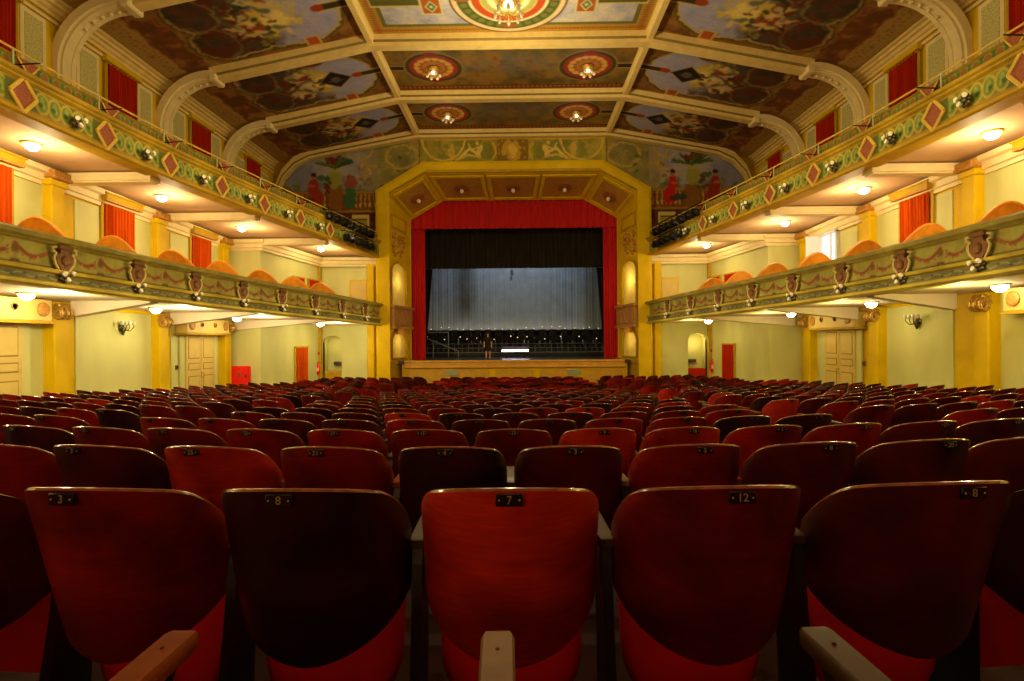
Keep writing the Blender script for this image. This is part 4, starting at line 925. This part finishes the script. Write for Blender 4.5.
    mb = MB(); mb.box((0, 0, 0), (.12, .04, .16), 0, bev=.01, M4=on_wall(s, 18.95 if s < 0 else 18.35, EZ - .85) @ MT((0, -.02, 0))); mb.box((0, -.03, 0), (.03, .04, .05), 1, M4=on_wall(s, 18.95 if s < 0 else 18.35, EZ - .85) @ MT((0, -.02, 0))); tag(mb.build('switch_box', [M['brown'], M['black']]), f'small brown switch box beside the double door on the {sd} wall', 'switch', 'switch boxes')

# red hose cabinet
t = thing('hose_cabinet', 'bright red square fire hose cabinet on the left wall, just above the seats', 'cabinet', (-11.10, 22.25, EZ - 1.72))
mb = MB(); mb.box((0, 0, .36), (.76, .2, .80), 0, bev=.015); mb.box((0, -.105, .36), (.66, .02, .70), 0, bev=.005); mb.build('cabinet_box', M['signred'], t)
mb = MB(); mb.lathe([(.10, 0), (.10, .01), (.0, .01)], (0, 0, 0), 18, 0, MT((0, -.115, .42)) @ Matrix.Rotation(PI / 2, 4, 'X')); mb.build('round_window', M['redbrown'], t)
mb = MB(); mb.box((.28, -.13, .36), (.03, .03, .10)); mb.build('latch', M['black'], t)

# ---------------------------------------------------------------- ceiling lamps in the medallions
def chandelier(x, y, label, big=False, e=0):
    t = thing('chandelier', label, 'chandelier', (x, y, EZ + 10.1), group=None if big else 'small ceiling chandeliers')
    k_ = 1.15 if big else .68
    mb = MB(); mb.lathe([(.30 * k_, 0), (.26 * k_, -.06), (.10 * k_, -.10), (.04, -.12)], n=18); mb.tube([(0, 0, -.1), (0, 0, -.42 * k_)], .02, 6)
    mb.build('ceiling_rose', M['gold'], t, True)
    for q in range(8 if big else 6):
        a = 2 * PI * q / (8 if big else 6); cx, cy = .34 * k_ * math.cos(a), .34 * k_ * math.sin(a)
        mb = MB(); mb.tube([(0, 0, -.38 * k_), (cx * .5, cy * .5, -.48 * k_), (cx, cy, -.36 * k_), (cx, cy, -.30 * k_)], .014, 6); ar = mb.build('arm', M['gold'], t)
        mb = MB(); mb.lathe([(.02, -.30 * k_), (.05, -.34 * k_), (.06, -.42 * k_), (.03, -.48 * k_)], (cx, cy, 0), 9); mb.build('glass_shade', M['glass'] , t, True)
    mb = MB(); mb.ball((0, 0, -.16), .10 if not big else .17, 0, 12, (1, 1, .6)); mb.build('bulb', M['bulb_dim'], t, True)
    lamp('lamp_light', 'POINT', (0, 0, -3.0 if big else -1.0), e, WARM2, .25, parent=t)
    return t
chandelier(0, 16.28, 'large gilt chandelier hanging from the big round ceiling medallion nearest the camera', True, E_HALL)
for y, e, nm in ((20.35, 22, 'nearer'), (24.45, 14, 'farther')):
    for s in (-1, 1): chandelier(s * 2.85, y, f'small gilt chandelier on the {nm} {side_names[s]} dark red ceiling medallion', False, e)
chandelier(0, 8.1, 'large gilt chandelier overhead near the back of the hall', True, E_HALL)
chandelier(0, 0.5, 'large gilt chandelier above and behind the camera', True, E_HALL * .6)

# ================================================================== the stage
SZ = EZ - .99
mb = MB(); mb.box((0, 34.9, SZ - .08), (18, 15.2, .16)); tag(mb.build('floor_stage', M['stage_floor']), kind='structure')
ap = thing('stage_apron', 'long ochre stage front below the red curtain with moulded lip', 'stage')
mb = MB(); mb.loft([[(x, 27.36 + a, SZ + b) for a, b in ((.1, .02), (-.12, .02), (-.15, -.02), (-.15, -.06), (-.11, -.09), (-.10, -.25), (-.15, -.28), (-.15, -.34), (-.10, -.37), (.1, -.38))] for x in (-5.46, 5.46)]); mb.build('stage_lip', M['lip'] if 'lip' in M else M.setdefault('lip', mat('tan_varnish_lip', 'd8a23e', .4, .1, 3)), ap)
mb = MB(); mb.box((0, 27.42, SZ - 1.0), (11.2, .16, 1.9), 0)
for k in range(5): mb.box((-4.4 + 2.2 * k, 27.33, SZ - .85), (1.9, .03, .8), 1, bev=.01)
mb.build('apron_panel', [M['ochre'], M['apanel'] if 'apanel' in M else M.setdefault('apanel', mat('apron_panel_paint', 'cf9d20', .5, .1, 3))], ap)
for x in (-3.1, 2.95):
    mb = MB(); mb.box((x, 27.29, SZ - .60), (.62, .04, .26), 0, bev=.01)
    for k in range(5): mb.box((x, 27.265, SZ - .70 + .05 * k), (.56, .02, .02), 0)
    mb.build('vent_grille', M['ventgreen'] if 'ventgreen' in M else M.setdefault('ventgreen', mat('grey_green_grille', 'a9b08c', .5, .05, 4)), ap)

# red house curtain: valance and two side drops
t = thing('stage_valance', 'bright red velvet valance across the top of the stage opening', 'curtain')
mb = MB(); K = 220; fs = []; vs = []
for k in range(K + 1):
    x = -5.56 + 11.12 * k / K; topz = 7.54 if abs(x) < 3.8 else 7.54 - (abs(x) - 3.8) / 1.76 * 1.02
    yy = 29.58 + .05 * math.sin(k * .9) + .02 * math.sin(k * .37)
    vs += [(x, yy, EZ + 6.04), (x, yy, EZ + topz), (x, yy + .03, EZ + topz), (x, yy + .03, EZ + 6.04)]
for k in range(K):
    a = 4 * k; fs += [(a, a + 4, a + 5, a + 1), (a + 1, a + 5, a + 6, a + 2), (a + 2, a + 6, a + 7, a + 3), (a + 3, a + 7, a + 4, a)]
mb.add(vs, fs); mb.build('cloth', M['stage_red'], t, True, False)
for s in (-1, 1):
    t = thing('stage_side_curtain', f'red velvet drop hanging down the {side_names[s]} edge of the stage opening', 'curtain', (s * 5.2, 29.72, SZ), group='red stage side curtains')
    pleats('cloth', .78, 6.1 + .95, M['stage_red'], t, 6, .05)
    t = thing('stage_wing_drape', f'black drape leaning inside the {side_names[s]} stage wing', 'curtain', (0, 0, 0), group='black wing drapes')
    # gathered black leg, narrow at the top and spreading at the foot, and the deep wing masking
    pleats('cloth', 1.6, 5.1, M['black_cloth'], t, 6, .06, M4=MT((0, 31.4, SZ)), gather=lambda a, r, s=s: s * (5.95 - a * (5.95 - 5.10 + .42 * r)))
    mb = MB(); mb.box((s * 7.2, 36.0, SZ + 4.2), (.08, 12.6, 8.4)); mb.build('wing_masking', M['black_cloth'], t)
t = thing('stage_border', 'wide black border drape hanging behind the red valance', 'curtain', (0, 30.6, EZ + 4.02)); pleats('cloth', 11.4, 3.4, M['black_cloth'], t, 40, .04)
t = thing('back_drape', 'plain black drape closing the back of the stage', 'curtain', (0, 41.5, SZ)); pleats('cloth', 14.2, 9.0, M['black_cloth'], t, 40, .05)
mb = MB(); mb.box((0, 35.5, EZ + 7.9), (15, 13, .1)); tag(mb.build('ceiling_stage', M['black_cloth']), kind='structure')
# pale cyclorama
cy = Canvas(12.6, 5.4, .045, 'a4b0bc', 301, .10)
cy.blend(np.clip(1 - cy.V / 1.2, 0, 1), 'c6c2b6', .8)
cy.blend(np.clip(1.0 - np.abs(cy.U - 2.9) / .95 + (cy.n1 - .5) * .8, 0, 1) * np.clip((cy.V - .5) * .9, 0, 1) * np.clip((5.2 - cy.V), 0, 1), '4e4a3c', .75)  # dark brownish shadow shape painted into the cloth colour
cy.line([(10.0, 5.2), (11.0, .6)], .5, 'aab4b4', .5); cy.blend(np.clip((cy.U - 10.7) * 1.5, 0, 1), '6d6c58', .6)
cy.ell(6.1, 3.9, .10, .22, '3c4444', .8, .4); cy.ell(6.05, 3.5, .07, .14, '3c4444', .7, .4)
t = thing('cyclorama', 'pale grey blue cloth backdrop hung across the middle of the stage', 'backdrop')
cy.mesh('backdrop_cloth', lambda U, V: (U - 6.3, 37.2 + .012 * np.sin(U * 13) + .008 * np.sin(U * 31) + 0 * V, EZ + .72 + V), t)
mb = MB(); mb.tube([(-6.3, 37.2, EZ + .72), (6.3, 37.2, EZ + .72)], .03, 8); mb.build('bottom_batten', M['grey'], t)
lamp('cyclorama_light', 'AREA', (0, 34.6, EZ + 6.6), 75, (.72, .86, 1.0), 9, (math.radians(38), 0, 0), sy=.4)
lamp('cyclorama_footlight', 'AREA', (0, 36.1, EZ - .1), 22, (.9, .92, 1.0), 10, (math.radians(105), 0, 0), sy=.15)
lamp('stage_work_light', 'POINT', (0, 34.2, EZ + 5.5), 40, (1, .85, .6), .3)

# orchestra risers, chairs and music stands
ri = thing('orchestra_riser', 'low black stepped platform across the back of the stage', 'platform')
for k in range(3):
    mb = MB(); z = .28 + .26 * k; mb.box((0, 34.3 + .95 * k, SZ + z / 2), (11.8, .93, z), 0, bev=.01); mb.box((0, 33.83 + .95 * k, SZ + z - .02), (11.8, .03, .04), 1); mb.build('step', [M['black'], M['grey']], ri)
def orch_chair(label):
    t = thing('orchestra_chair', label, 'chair', group='black orchestra chairs')
    mb = MB(); mb.box((0, 0, .45), (.42, .40, .05), 0, bev=.015); mb.build('seat', M['black_cloth'], t)
    mb = MB(); mb.box((0, .20, .74), (.40, .04, .34), 0, bev=.015); mb.build('backrest', M['black_cloth'], t)
    for sx in (-1, 1):
        mb = MB(); mb.tube([(sx * .19, -.18, 0), (sx * .19, -.17, .44)], .012, 6); mb.build('leg', M['grey'], t)
        mb = MB(); mb.tube([(sx * .19, .22, 0), (sx * .19, .18, .45), (sx * .19, .22, .92)], .012, 6); mb.build('leg', M['grey'], t)
    return t
oc = orch_chair('x'); first = True; r = random.Random(9); nn = 0
rows = ['front', 'middle', 'rear']
for k in range(3):
    n = 16
    for i in range(n):
        o = oc if first else copy_tree(oc); first = False
        x = -5.3 + 10.6 * i / (n - 1) + r.uniform(-.08, .08); o.location = (x, 34.3 + .95 * k, SZ + .28 + .26 * k + .002); o.rotation_euler = (0, 0, -x * .05 + r.uniform(-.1, .1))
        o['label'] = f'small black orchestra chair in the {rows[k]} riser row, {ORD[i]} from the left'
def stand():
    t = thing('music_stand', 'x', 'music stand', group='music stands')
    mb = MB(); mb.tube([(0, 0, .1), (0, 0, 1.05)], .012, 6)
    mb.build('pole', M['black'], t); mb = MB(); mb.box((0, 0, 0), (.46, .015, .30), 0, M4=MT((0, -.02, 1.15)) @ Matrix.Rotation(-.35, 4, 'X')); mb.box((0, -.03, -.15), (.46, .06, .012), 0, M4=MT((0, -.02, 1.15)) @ Matrix.Rotation(-.35, 4, 'X')); mb.build('desk', M['black'], t)
    for q in range(3): a = 2 * PI * q / 3; mb = MB(); mb.tube([(0, 0, .14), (.26 * math.cos(a), .26 * math.sin(a), .01)], .01, 6); mb.build('leg', M['black'], t)
    return t
ms = stand(); first = True
for k in range(2):
    for i in range(11):
        o = ms if first else copy_tree(ms); first = False
        o.location = (-5.0 + 1.0 * i + .4 * k + r.uniform(-.1, .1), 33.4 - .95 * k + .1, SZ); o.rotation_euler = (0, 0, PI + r.uniform(-.3, .3)); o['label'] = f'black music stand on the stage floor, {ORD[i]} from the left in the {"nearer" if k else "farther"} line'
# small glowing balls on poles, added to imitate glints off chair metal
lo = None
for i in range(44):
    x = -5.4 + 10.8 * (i % 22) / 21 + r.uniform(-.12, .12); y = (33.3 if i < 22 else 35.9) + r.uniform(-.12, .12); z = 0 if i < 22 else .802
    if i in (0, 22):
        lh = 1.18 if i == 0 else 1.0; lo = thing('speck_stand', 'x', 'lamp', group='tiny glowing specks'); mb = MB(); mb.ball((0, 0, lh + .03), .035, 0, 8); mb.build('glow_speck', M['speck_glow'] if 'speck_glow' in M else M.setdefault('speck_glow', mat('tiny_glowing_speck', 'e8dcc0', .4, .05, 5, emit='d8c890', es=1.2)), lo); mb = MB(); mb.tube([(0, 0, 0), (0, 0, lh)], .008, 5); mb.lathe([(.06, 0), (.06, .012), (.01, .02)], n=10); mb.build('pole', M['black'], lo); o = lo
    else: o = copy_tree(lo)
    o.location = (x, y, SZ + z); o.scale = (1, 1, 1 + r.uniform(-.12, .05)); o['label'] = f'tiny glowing speck on a pole in the {"lower" if i < 22 else "upper"} row over the orchestra chairs, {ORD[i % 22]} from the left'
# railing, bright keyboard light and the person
t = thing('stage_railing', 'pale grey metal railing sloping down at the left of the stage', 'railing', (0, 0, SZ))
mb = MB(); mb.tube([(-5.5, 32.2, 1.5), (-3.9, 32.2, 1.5)], .03, 6); mb.build('top_rail', M['grey'], t)
mb = MB(); mb.tube([(-5.3, 32.0, 1.2), (-4.6, 31.7, .95), (-3.2, 31.2, .40)], .03, 6); mb.build('sloping_rail', M['grey'], t)
for x, y, h in ((-5.45, 32.2, 1.5), (-4.72, 31.75, 1.02), (-3.9, 32.2, 1.5), (-3.2, 31.2, .40)): mb = MB(); mb.tube([(x, y, 0), (x, y, h)], .028, 6); mb.build('post', M['grey'], t)
t = thing('lit_keyboard', 'bright white lit keyboard on a black stand in the middle of the stage', 'keyboard', (.02, 31.3, SZ))
mb = MB(); mb.box((0, 0, .42), (1.62, .30, .14), 0, bev=.02)
for sx in (-1, 1): mb.tube([(sx * .6, -.1, 0), (-sx * .6 * .3, .1, .36)], .02, 6)
mb.build('stand', M['black'], t); mb = MB(); mb.box((0, -.16, .42), (1.5, .03, .11), 0, bev=.01); mb.build('lit_keys', M['lightbar'], t); mb = MB(); mb.box((0, .02, .54), (1.5, .03, .22), 0, bev=.01, M4=MT((0, 0, 0))); mb.build('back_panel', mat('lilac_panel', '6b5a80', .4, .1, 6), t)

def skin_body(name, chains, m, parent, sub=2):
    me = bpy.data.meshes.new(name); V = []; E = []; R = []
    for ch in chains:
        prev = None
        for item in ch:
            if isinstance(item, int): prev = item; continue
            p, rr = item; V.append(p); R.append(rr); i = len(V) - 1
            if prev is not None: E.append((prev, i))
            prev = i
    me.from_pydata(V, E, []); o = bpy.data.objects.new(name, me); C.objects.link(o); o.parent = parent
    md = o.modifiers.new('skin', 'SKIN'); md.use_smooth_shade = True
    for i, rr in enumerate(R): me.skin_vertices[0].data[i].radius = rr if isinstance(rr, tuple) else (rr, rr)
    me.skin_vertices[0].data[0].use_root = True
    s2 = o.modifiers.new('sub', 'SUBSURF'); s2.levels = sub; s2.render_levels = sub
    me.materials.append(m); return o
t = thing('person', 'person in dark knee-length clothes with bare legs standing at the front of the stage', 'person', (-1.45, 29.9, SZ))
ch = [[((0, 0, .74), (.13, .10)), ((0, .01, .90), (.11, .08)), ((0, 0, 1.06), (.14, .09)), ((0, 0, 1.14), (.10, .07)), ((0, -.01, 1.20), .045), ((0, -.02, 1.25), .05), ((0, -.02, 1.31), (.072, .085)), ((0, -.02, 1.38), (.065, .075))]]
for sx in (-1, 1):
    k = sum(len([q for q in c_ if not isinstance(q, int)]) for c_ in ch)
    ch.append([0, ((sx * .09, 0, .66), .085), ((sx * .10, -.01, .40), .055), ((sx * .10, .02, .24), .05), ((sx * .10, .02, .06), .032), ((sx * .11, -.08, .03), .03)])
    ch.append([2, ((sx * .17, 0, 1.10), .05), ((sx * .21, .01, .92), .038), ((sx * .20, -.10, .76), .030), ((sx * .20, -.14, .71), .028)])
body = skin_body('body', ch, M['skin'], t)
for sx in (-1, 1):
    for q in range(4):
        mb = MB(); x = sx * .20 + (q - 1.5) * .016; L = (.05, .06, .057, .046)[q]; mb.tube([(x, -.15, .70), (x, -.17, .68 - L * .3), (x * .99, -.165, .68 - L)], [.009, .008, .006], 6); mb.build('finger', M['skin'], body, True)
    mb = MB(); mb.tube([(sx * .17, -.14, .71), (sx * .155, -.165, .69), (sx * .16, -.175, .665)], [.01, .009, .007], 6); mb.build('thumb', M['skin'], body, True)
mb = MB(); mb.lathe([(.17, .44), (.185, .46), (.175, .60), (.16, .74), (.135, .90), (.165, 1.04), (.16, 1.12), (.09, 1.17), (.06, 1.18)], n=18, M4=Matrix.Diagonal((1.05, .78, 1, 1)))
for sx in (-1, 1): mb.tube([(sx * .14, 0, 1.11), (sx * .185, 0, 1.06), (sx * .21, .01, .95)], [.07, .065, .055], 8)
mb.build('dark_clothes', M['dark_dress'], t, True)
mb = MB(); mb.ball((0, .01, 1.345), .10, 0, 12, (.9, .95, 1.0)); mb.box((0, .06, 1.26), (.13, .06, .12), 0, bev=.03); mb.build('hair', M['hair'], t, True)
mb = MB()
for sx in (-1, 1): mb.ball((sx * .028, -.098, 1.325), .010, 0, 8)
mb.build('eyes', M['plate'], t); mb = MB(); mb.box((0, -.1, 1.27), (.04, .01, .008)); mb.build('mouth', M['redbrown'], t)
mb = MB(); mb.ball((0, -.105, 1.30), .013, 0, 8, (1, 1, 1.4)); mb.build('nose', M['skin'], t, True)

# stage lights on bars at the stage end of both galleries
for s in (-1, 1):
    sd = side_names[s]
    def gp(y, off, h): p, n_, tt = frame_at(s, y); return Vector((p.x + n_.x * off, p.y + n_.y * off, hg(y) + h))
    bars = []
    for h, ya, yb in ((1.05, 21.3, 25.1), (.50, 22.6, 25.1)):
        t = thing('lighting_bar', f'black pipe carrying the {"upper" if h > 1 else "lower"} row of stage lights on the {sd} gallery front', 'pipe', group='lighting bars')
        mb = MB(); mb.tube([gp(ya + (yb - ya) * i / 8, .38, h) for i in range(9)], .03, 8); mb.build('pipe', M['black'], t)
        for y in (ya + .3, (ya + yb) / 2, yb - .3): mb = MB(); mb.tube([gp(y, .06, h), gp(y, .38, h)], .02, 6); mb.build('bracket', M['black'], t)
        n = 7 if h > 1 else 5
        for i in range(n):
            y = ya + .25 + (yb - ya - .5) * i / (n - 1); t = thing('stage_light', f'black stage light, {ORD[n - 1 - i]} from the stage on the {"upper" if h > 1 else "lower"} bar of the {sd} gallery', 'stage light', group='black stage lights')
            t.location = gp(y, .38, h - .05); t.rotation_euler = (0, 0, s * (.35 + .1 * math.sin(i * 2))); t.scale = (.8, .8, .8)
            Rr = Matrix.Rotation(-PI / 2 - .35, 4, 'X'); z0 = -.30
            mb = MB(); mb.lathe([(.10, -.20), (.14, -.14), (.15, .10), (.17, .24), (.15, .24), (.13, .12), (.0, .10)], (0, 0, 0), 14, 0, MT((0, 0, z0)) @ Rr)
            for q in range(4): mb.box((0, 0, -.05 + .05 * q), (.33, .33, .012), 0, M4=MT((0, 0, z0)) @ Rr)
            mb.build('lamp_housing', M['black'], t, True)
            mb = MB(); mb.tube([(-.19, 0, z0), (-.19, 0, -.06), (0, 0, 0), (.19, 0, -.06), (.19, 0, z0)], .014, 6); mb.build('yoke', M['black'], t)
            mb = MB(); mb.lathe([(.13, .13), (.10, .16), (.0, .17)], (0, 0, 0), 14, 0, MT((0, 0, z0)) @ Rr); mb.build('lens', M['glasslens'] if 'glasslens' in M else M.setdefault('glasslens', mat('grey_lens', '8a8f88', .15, .1, 6)), t, True)
            if i % 2: mb = MB(); mb.box((0, 0, .30), (.40, .02, .34), 0, M4=MT((0, 0, z0)) @ Rr @ MT((0, .17, 0)) @ Matrix.Rotation(.5, 4, 'X')); mb.build('barn_door', M['black'], t)
mb = MB(); mb.tube([(5.9, 27.0, EZ + 4.30), (6.6, 26.4, EZ + 4.42), (7.0, 24.4, EZ + 4.9)], .015, 6); tag(mb.build('power_cable', M['black']), 'thin black cable running from the frame to the right stage lights', 'cable')

# ================================================================== the seats
W0, SH, DEP = .272, .545, .27   # half width, height and depth of the U-shaped plywood back
def q_top(th): t = abs(th) / (PI / 2); return .10 * t * t + .09 * max(0.0, (t - .6) / .4) ** 2
def q_bot(th): t = abs(th) / (PI / 2); return SH - .20 * t ** 1.6
def shell_pt(th, q, d=0.0):
    lean = .15 * (q / SH) ** 1.1; nx, ny = -math.sin(th) / W0, math.cos(th) / DEP; L = math.hypot(nx, ny)
    return (W0 * math.sin(th) + nx / L * d, DEP * (1 - math.cos(th)) + lean + ny / L * d, .868 - q)
def build_shell(mb, nu, nv, th=.016):
    F = []; B = []
    A = [(2 * k / nu - 1) * PI / 2 for k in range(nu + 1)]
    for r in range(nv + 1):
        for a in A:
            t = r / nv; q = q_top(a) + (q_bot(a) - q_top(a)) * t; F.append(shell_pt(a, q)); B.append(shell_pt(a, q, th))
    c = nu + 1; o = len(F); R = nv + 1; fs = []; ed = []
    for r in range(R - 1):
        for k in range(nu): a = r * c + k; fs.append((a, a + c, a + c + 1, a + 1)); fs.append((o + a, o + a + 1, o + a + c + 1, o + a + c))
    for k in range(nu): ed.append((k, k + 1, o + k + 1, o + k)); a = (R - 1) * c + k; fs.append((a, o + a, o + a + 1, a + 1))
    for r in range(R - 1): a = r * c; ed.append((a, o + a, o + a + c, a + c)); a += nu; ed.append((a, a + c, o + a + c, o + a))
    k0 = len(mb.v); mb.add(F + B, fs, 0)
    mb.f += [tuple(i + k0 for i in f) for f in ed]; mb.m += [1] * len(ed)
def rounded_edge(mb):
    """rolled, worn varnish edge round the outline of the back"""
    A = [(2 * k / 40 - 1) * PI / 2 for k in range(41)]
    pts = [shell_pt(-PI / 2, .33, .008), shell_pt(-PI / 2, .26, .008)] + [shell_pt(a, q_top(a), .008) for a in A] + [shell_pt(PI / 2, .26, .008), shell_pt(PI / 2, .33, .008)]
    mb.tube(pts, [.005, .006] + [.0068] * 41 + [.006, .005], 6, 0)
shells = {}
def new_mesh(fn, name, mats, smooth=True):
    mb = MB(); fn(mb); o = mb.build(name, mats, None, smooth, fix=False); me = o.data; bpy.data.objects.remove(o); return me
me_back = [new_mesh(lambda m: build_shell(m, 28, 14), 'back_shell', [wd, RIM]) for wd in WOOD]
me_edge = new_mesh(rounded_edge, 'back_edge', [RIM])
def seat_fn(mb):
    N = 10; rings = []
    for i in range(N + 1):
        t_ = i / N; z = .12 + .44 * t_; w_ = .235 * (1 - .25 * abs(2 * t_ - 1) ** 4); th = .045 * (1 - .5 * abs(2 * t_ - 1) ** 3)
        yc = .36 + .10 * t_
        rings.append([(w_ * math.cos(a) * (abs(math.cos(a)) ** -.5 if abs(math.cos(a)) > .05 else 1) * .98, yc + th * math.sin(a), z) for a in [2 * PI * k / 16 for k in range(16)]])
    mb.loft(rings)
me_seat = new_mesh(seat_fn, 'seat', [M['seat_red']])
def side_fn(mb):
    mb.prism([(.16, .02), (.50, .02), (.50, .06), (.40, .10), (.42, .40), (.50, .56), (.58, .58), (.60, .605), (.31, .605), (.30, .56), (.28, .40), (.22, .10), (.16, .06)], -.016, .016, MT((-.29, 0, 0)) @ Matrix.Rotation(PI / 2, 4, 'Z'), 0)
me_side = new_mesh(side_fn, 'side_standard', [M['iron']], False)
def arm_fn(mb):
    rings = []
    for y, w_, h in ((.30, .020, .012), (.31, .025, .017), (.40, .0275, .018), (.52, .0285, .018), (.625, .029, .018), (.64, .025, .016), (.648, .018, .010)):
        rings.append([(-.29 + w_ * a, y, .622 + h * b) for a, b in ((-1, -.6), (-.8, -1), (.8, -1), (1, -.6), (1, .6), (.85, 1), (-.85, 1), (-1, .6))])
    mb.loft(rings); mb.ball((-.29, .58, .640), .004, 0, 6)
me_arm = [new_mesh(arm_fn, 'armrest', [a]) for a in ARMS]
def plate_fn(mb):
    
    mb.box((0, -.004, .846), (.070, .006, .032), 0, bev=.002)
    for sx in (-1, 1): mb.ball((sx * .026, -.008, .846), .0028, 1, 6)
me_plate = new_mesh(plate_fn, 'number_plate', [M['plate'], M['digits']])
fonts = {}
def digit_mesh(txt):
    if txt not in fonts:
        cu = bpy.data.curves.new('number', 'FONT'); cu.body = txt; cu.size = .030; cu.align_x = 'CENTER'; cu.align_y = 'CENTER'; cu.extrude = .0006
        o = bpy.data.objects.new('number', cu); C.objects.link(o); dg = bpy.context.evaluated_depsgraph_get(); me = bpy.data.meshes.new_from_object(o.evaluated_get(dg))
        me.transform(MT((0, -.0078, .846)) @ Matrix.Rotation(PI / 2, 4, 'X')); me.materials.clear(); me.materials.append(M['digits']); me.name = 'plate_number'
        bpy.data.objects.remove(o); fonts[txt] = me
    return fonts[txt]
def mk(name, me, parent):
    o = bpy.data.objects.new(name, me); C.objects.link(o); o.parent = parent; return o

ROWP = 1.07; D1 = 1.405
def px_of(x, y, z):
    v = cam.matrix_world.inverted() @ Vector((x, y, z)); return (512 + 550 * v.x / -v.z, 340.5 - 550 * v.y / -v.z) if v.z < -.05 else (None, None)
slots = []
for n in range(0, 24):
    dn = D1 + ROWP * (n - 1); x0 = .20 + (.305 if n == 0 else .29 if n % 2 == 0 else 0)
    for i in range(-22, 23):
        x = x0 + (.588 if n > 1 else .58) * i
        if n == 1: x += {0: .012, 1: .03, 2: .065, 3: .07}.get(i, 0)
        if abs(x) > 9.9: continue
        if n >= 4 and 3.12 < abs(x) < 4.18: continue
        y = dn + x * x / 40
        if y > 25.7 or (y > 20.5 and abs(x) > 8.75): continue
        px, py = px_of(x, y, -fdrop(dn) + .87)
        if px is None: vis = False
        else: vis = -165 / max(y, .5) < px < 1024 + 165 / max(y, .5)
        if n == 0: vis = -.55 < x < 1.3
        slots.append((n, i, x, y, -fdrop(dn), vis, px))
vis = sorted([q for q in slots if q[5]], key=lambda q: (q[3], abs(q[2])))
near = vis[:300]; nearset = {(q[0], q[1]) for q in near}
rest = [q for q in slots if (q[0], q[1]) not in nearset and (q[5] or (q[0] == 0 and abs(q[2]) < 3.4) or (q[6] is not None and -250 < q[6] < 1274))]
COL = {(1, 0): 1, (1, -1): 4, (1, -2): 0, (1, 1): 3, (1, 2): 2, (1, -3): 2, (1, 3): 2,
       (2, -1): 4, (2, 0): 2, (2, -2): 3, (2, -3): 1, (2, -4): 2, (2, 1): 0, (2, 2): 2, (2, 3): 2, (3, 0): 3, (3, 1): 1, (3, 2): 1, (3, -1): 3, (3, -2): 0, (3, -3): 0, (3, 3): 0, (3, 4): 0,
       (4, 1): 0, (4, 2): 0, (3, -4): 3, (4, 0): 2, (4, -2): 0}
NUM = {(1, 0): '7', (1, -1): '8', (1, 1): '12', (1, 2): '8', (1, -2): '3', (2, -1): '4', (2, 0): '3', (2, 1): '5', (2, 2): '8', (2, 3): '20', (2, -2): '21', (2, -3): '25', (2, -4): '3'}
rr = random.Random(12)
byrow = {}
for q in near: byrow.setdefault(q[0], []).append(q)
ROWN = ['armrest row at the camera', 'nearest row', 'second row', 'third row', 'fourth row', 'fifth row', 'sixth row', 'seventh row', 'eighth row', 'ninth row', 'tenth row', 'eleventh row', 'twelfth row', 'thirteenth row', 'fourteenth row', 'fifteenth row', 'sixteenth row', 'seventeenth row']
for n, L in sorted(byrow.items()):
    L.sort(key=lambda q: q[2]); left = [q for q in L if q[6] is not None and q[6] < 512 - 30 / max(.5, q[3])]; right = [q for q in L if q not in left and (q[6] or 0) > 512 + 30 / max(.5, q[3])]
    if n == 0: left = [q for q in L if q[2] < .1]; right = [q for q in L if q[2] >= .1]
    for q in L:
        (n, i, x, y, z, _, px) = q
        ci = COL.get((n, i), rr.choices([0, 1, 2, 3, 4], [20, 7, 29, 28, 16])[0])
        if q in left: pos = f'{ORD[len(left) - 1 - left.index(q)]} left of centre'
        elif q in right: pos = f'{ORD[right.index(q)]} right of centre'
        else: pos = 'at the picture centre'
        num = NUM.get((n, i)) if n <= 2 else None
        lab = f'{WOODWORD[ci]} plywood theatre seat in the {ROWN[n]}' + (f' with plate {num}' if num and n == 1 else '') + f', {pos}'
        if n == 0: lab = f'theatre seat just below the camera with a {["tan", "orange brown", "olive brown"][0 if i == 0 else (1 if i < 0 else 2)]} armrest, {pos}'
        t = thing('theatre_seat', lab, 'seat', (x, y, z), math.atan(x / 20) * 1.0 * -1 * -1, 'red theatre seats')
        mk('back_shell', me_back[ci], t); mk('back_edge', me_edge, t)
        st = mk('seat', me_seat, t); sd_ = mk('side_standard', me_side, t)
        ai = (0 if i == 0 else 1 if i < 0 else 2) if n == 0 else rr.choice([1, 2, 2, 0])
        mk('armrest', me_arm[ai], t)
        if n < 14:
            pl = mk('number_plate', me_plate, t)
            if n <= 3:
                s_ = num or str(rr.randint(2, 29)); d = mk('plate_number', digit_mesh(s_), pl)
# the remaining, farther seats as one body
def low(mb, T, ci):
    tmp = MB(); build_shell(tmp, 10, 4); mb.add([tuple(T @ Vector(p)) for p in tmp.v], [], 0); k = len(mb.v) - len(tmp.v)
    mb.f += [tuple(a + k for a in f) for f in tmp.f]; mb.m += [ci if m_ == 0 else 5 for m_ in tmp.m]
    mb.box((0, .40, .36), (.44, .06, .42), 6, M4=T); mb.box((-.29, .47, .622), (.055, .34, .034), 7, M4=T); mb.box((-.29, .40, .30), (.03, .2, .60), 8, M4=T)
mb = MB()
for (n, i, x, y, z, _, px) in rest:
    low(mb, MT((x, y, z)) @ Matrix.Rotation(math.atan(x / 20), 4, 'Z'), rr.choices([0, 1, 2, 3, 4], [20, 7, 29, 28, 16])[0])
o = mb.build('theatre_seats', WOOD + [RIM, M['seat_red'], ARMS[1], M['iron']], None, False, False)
tag(o, 'far rows of dark red theatre seats filling the floor up to the stage', 'seats', kind='stuff')
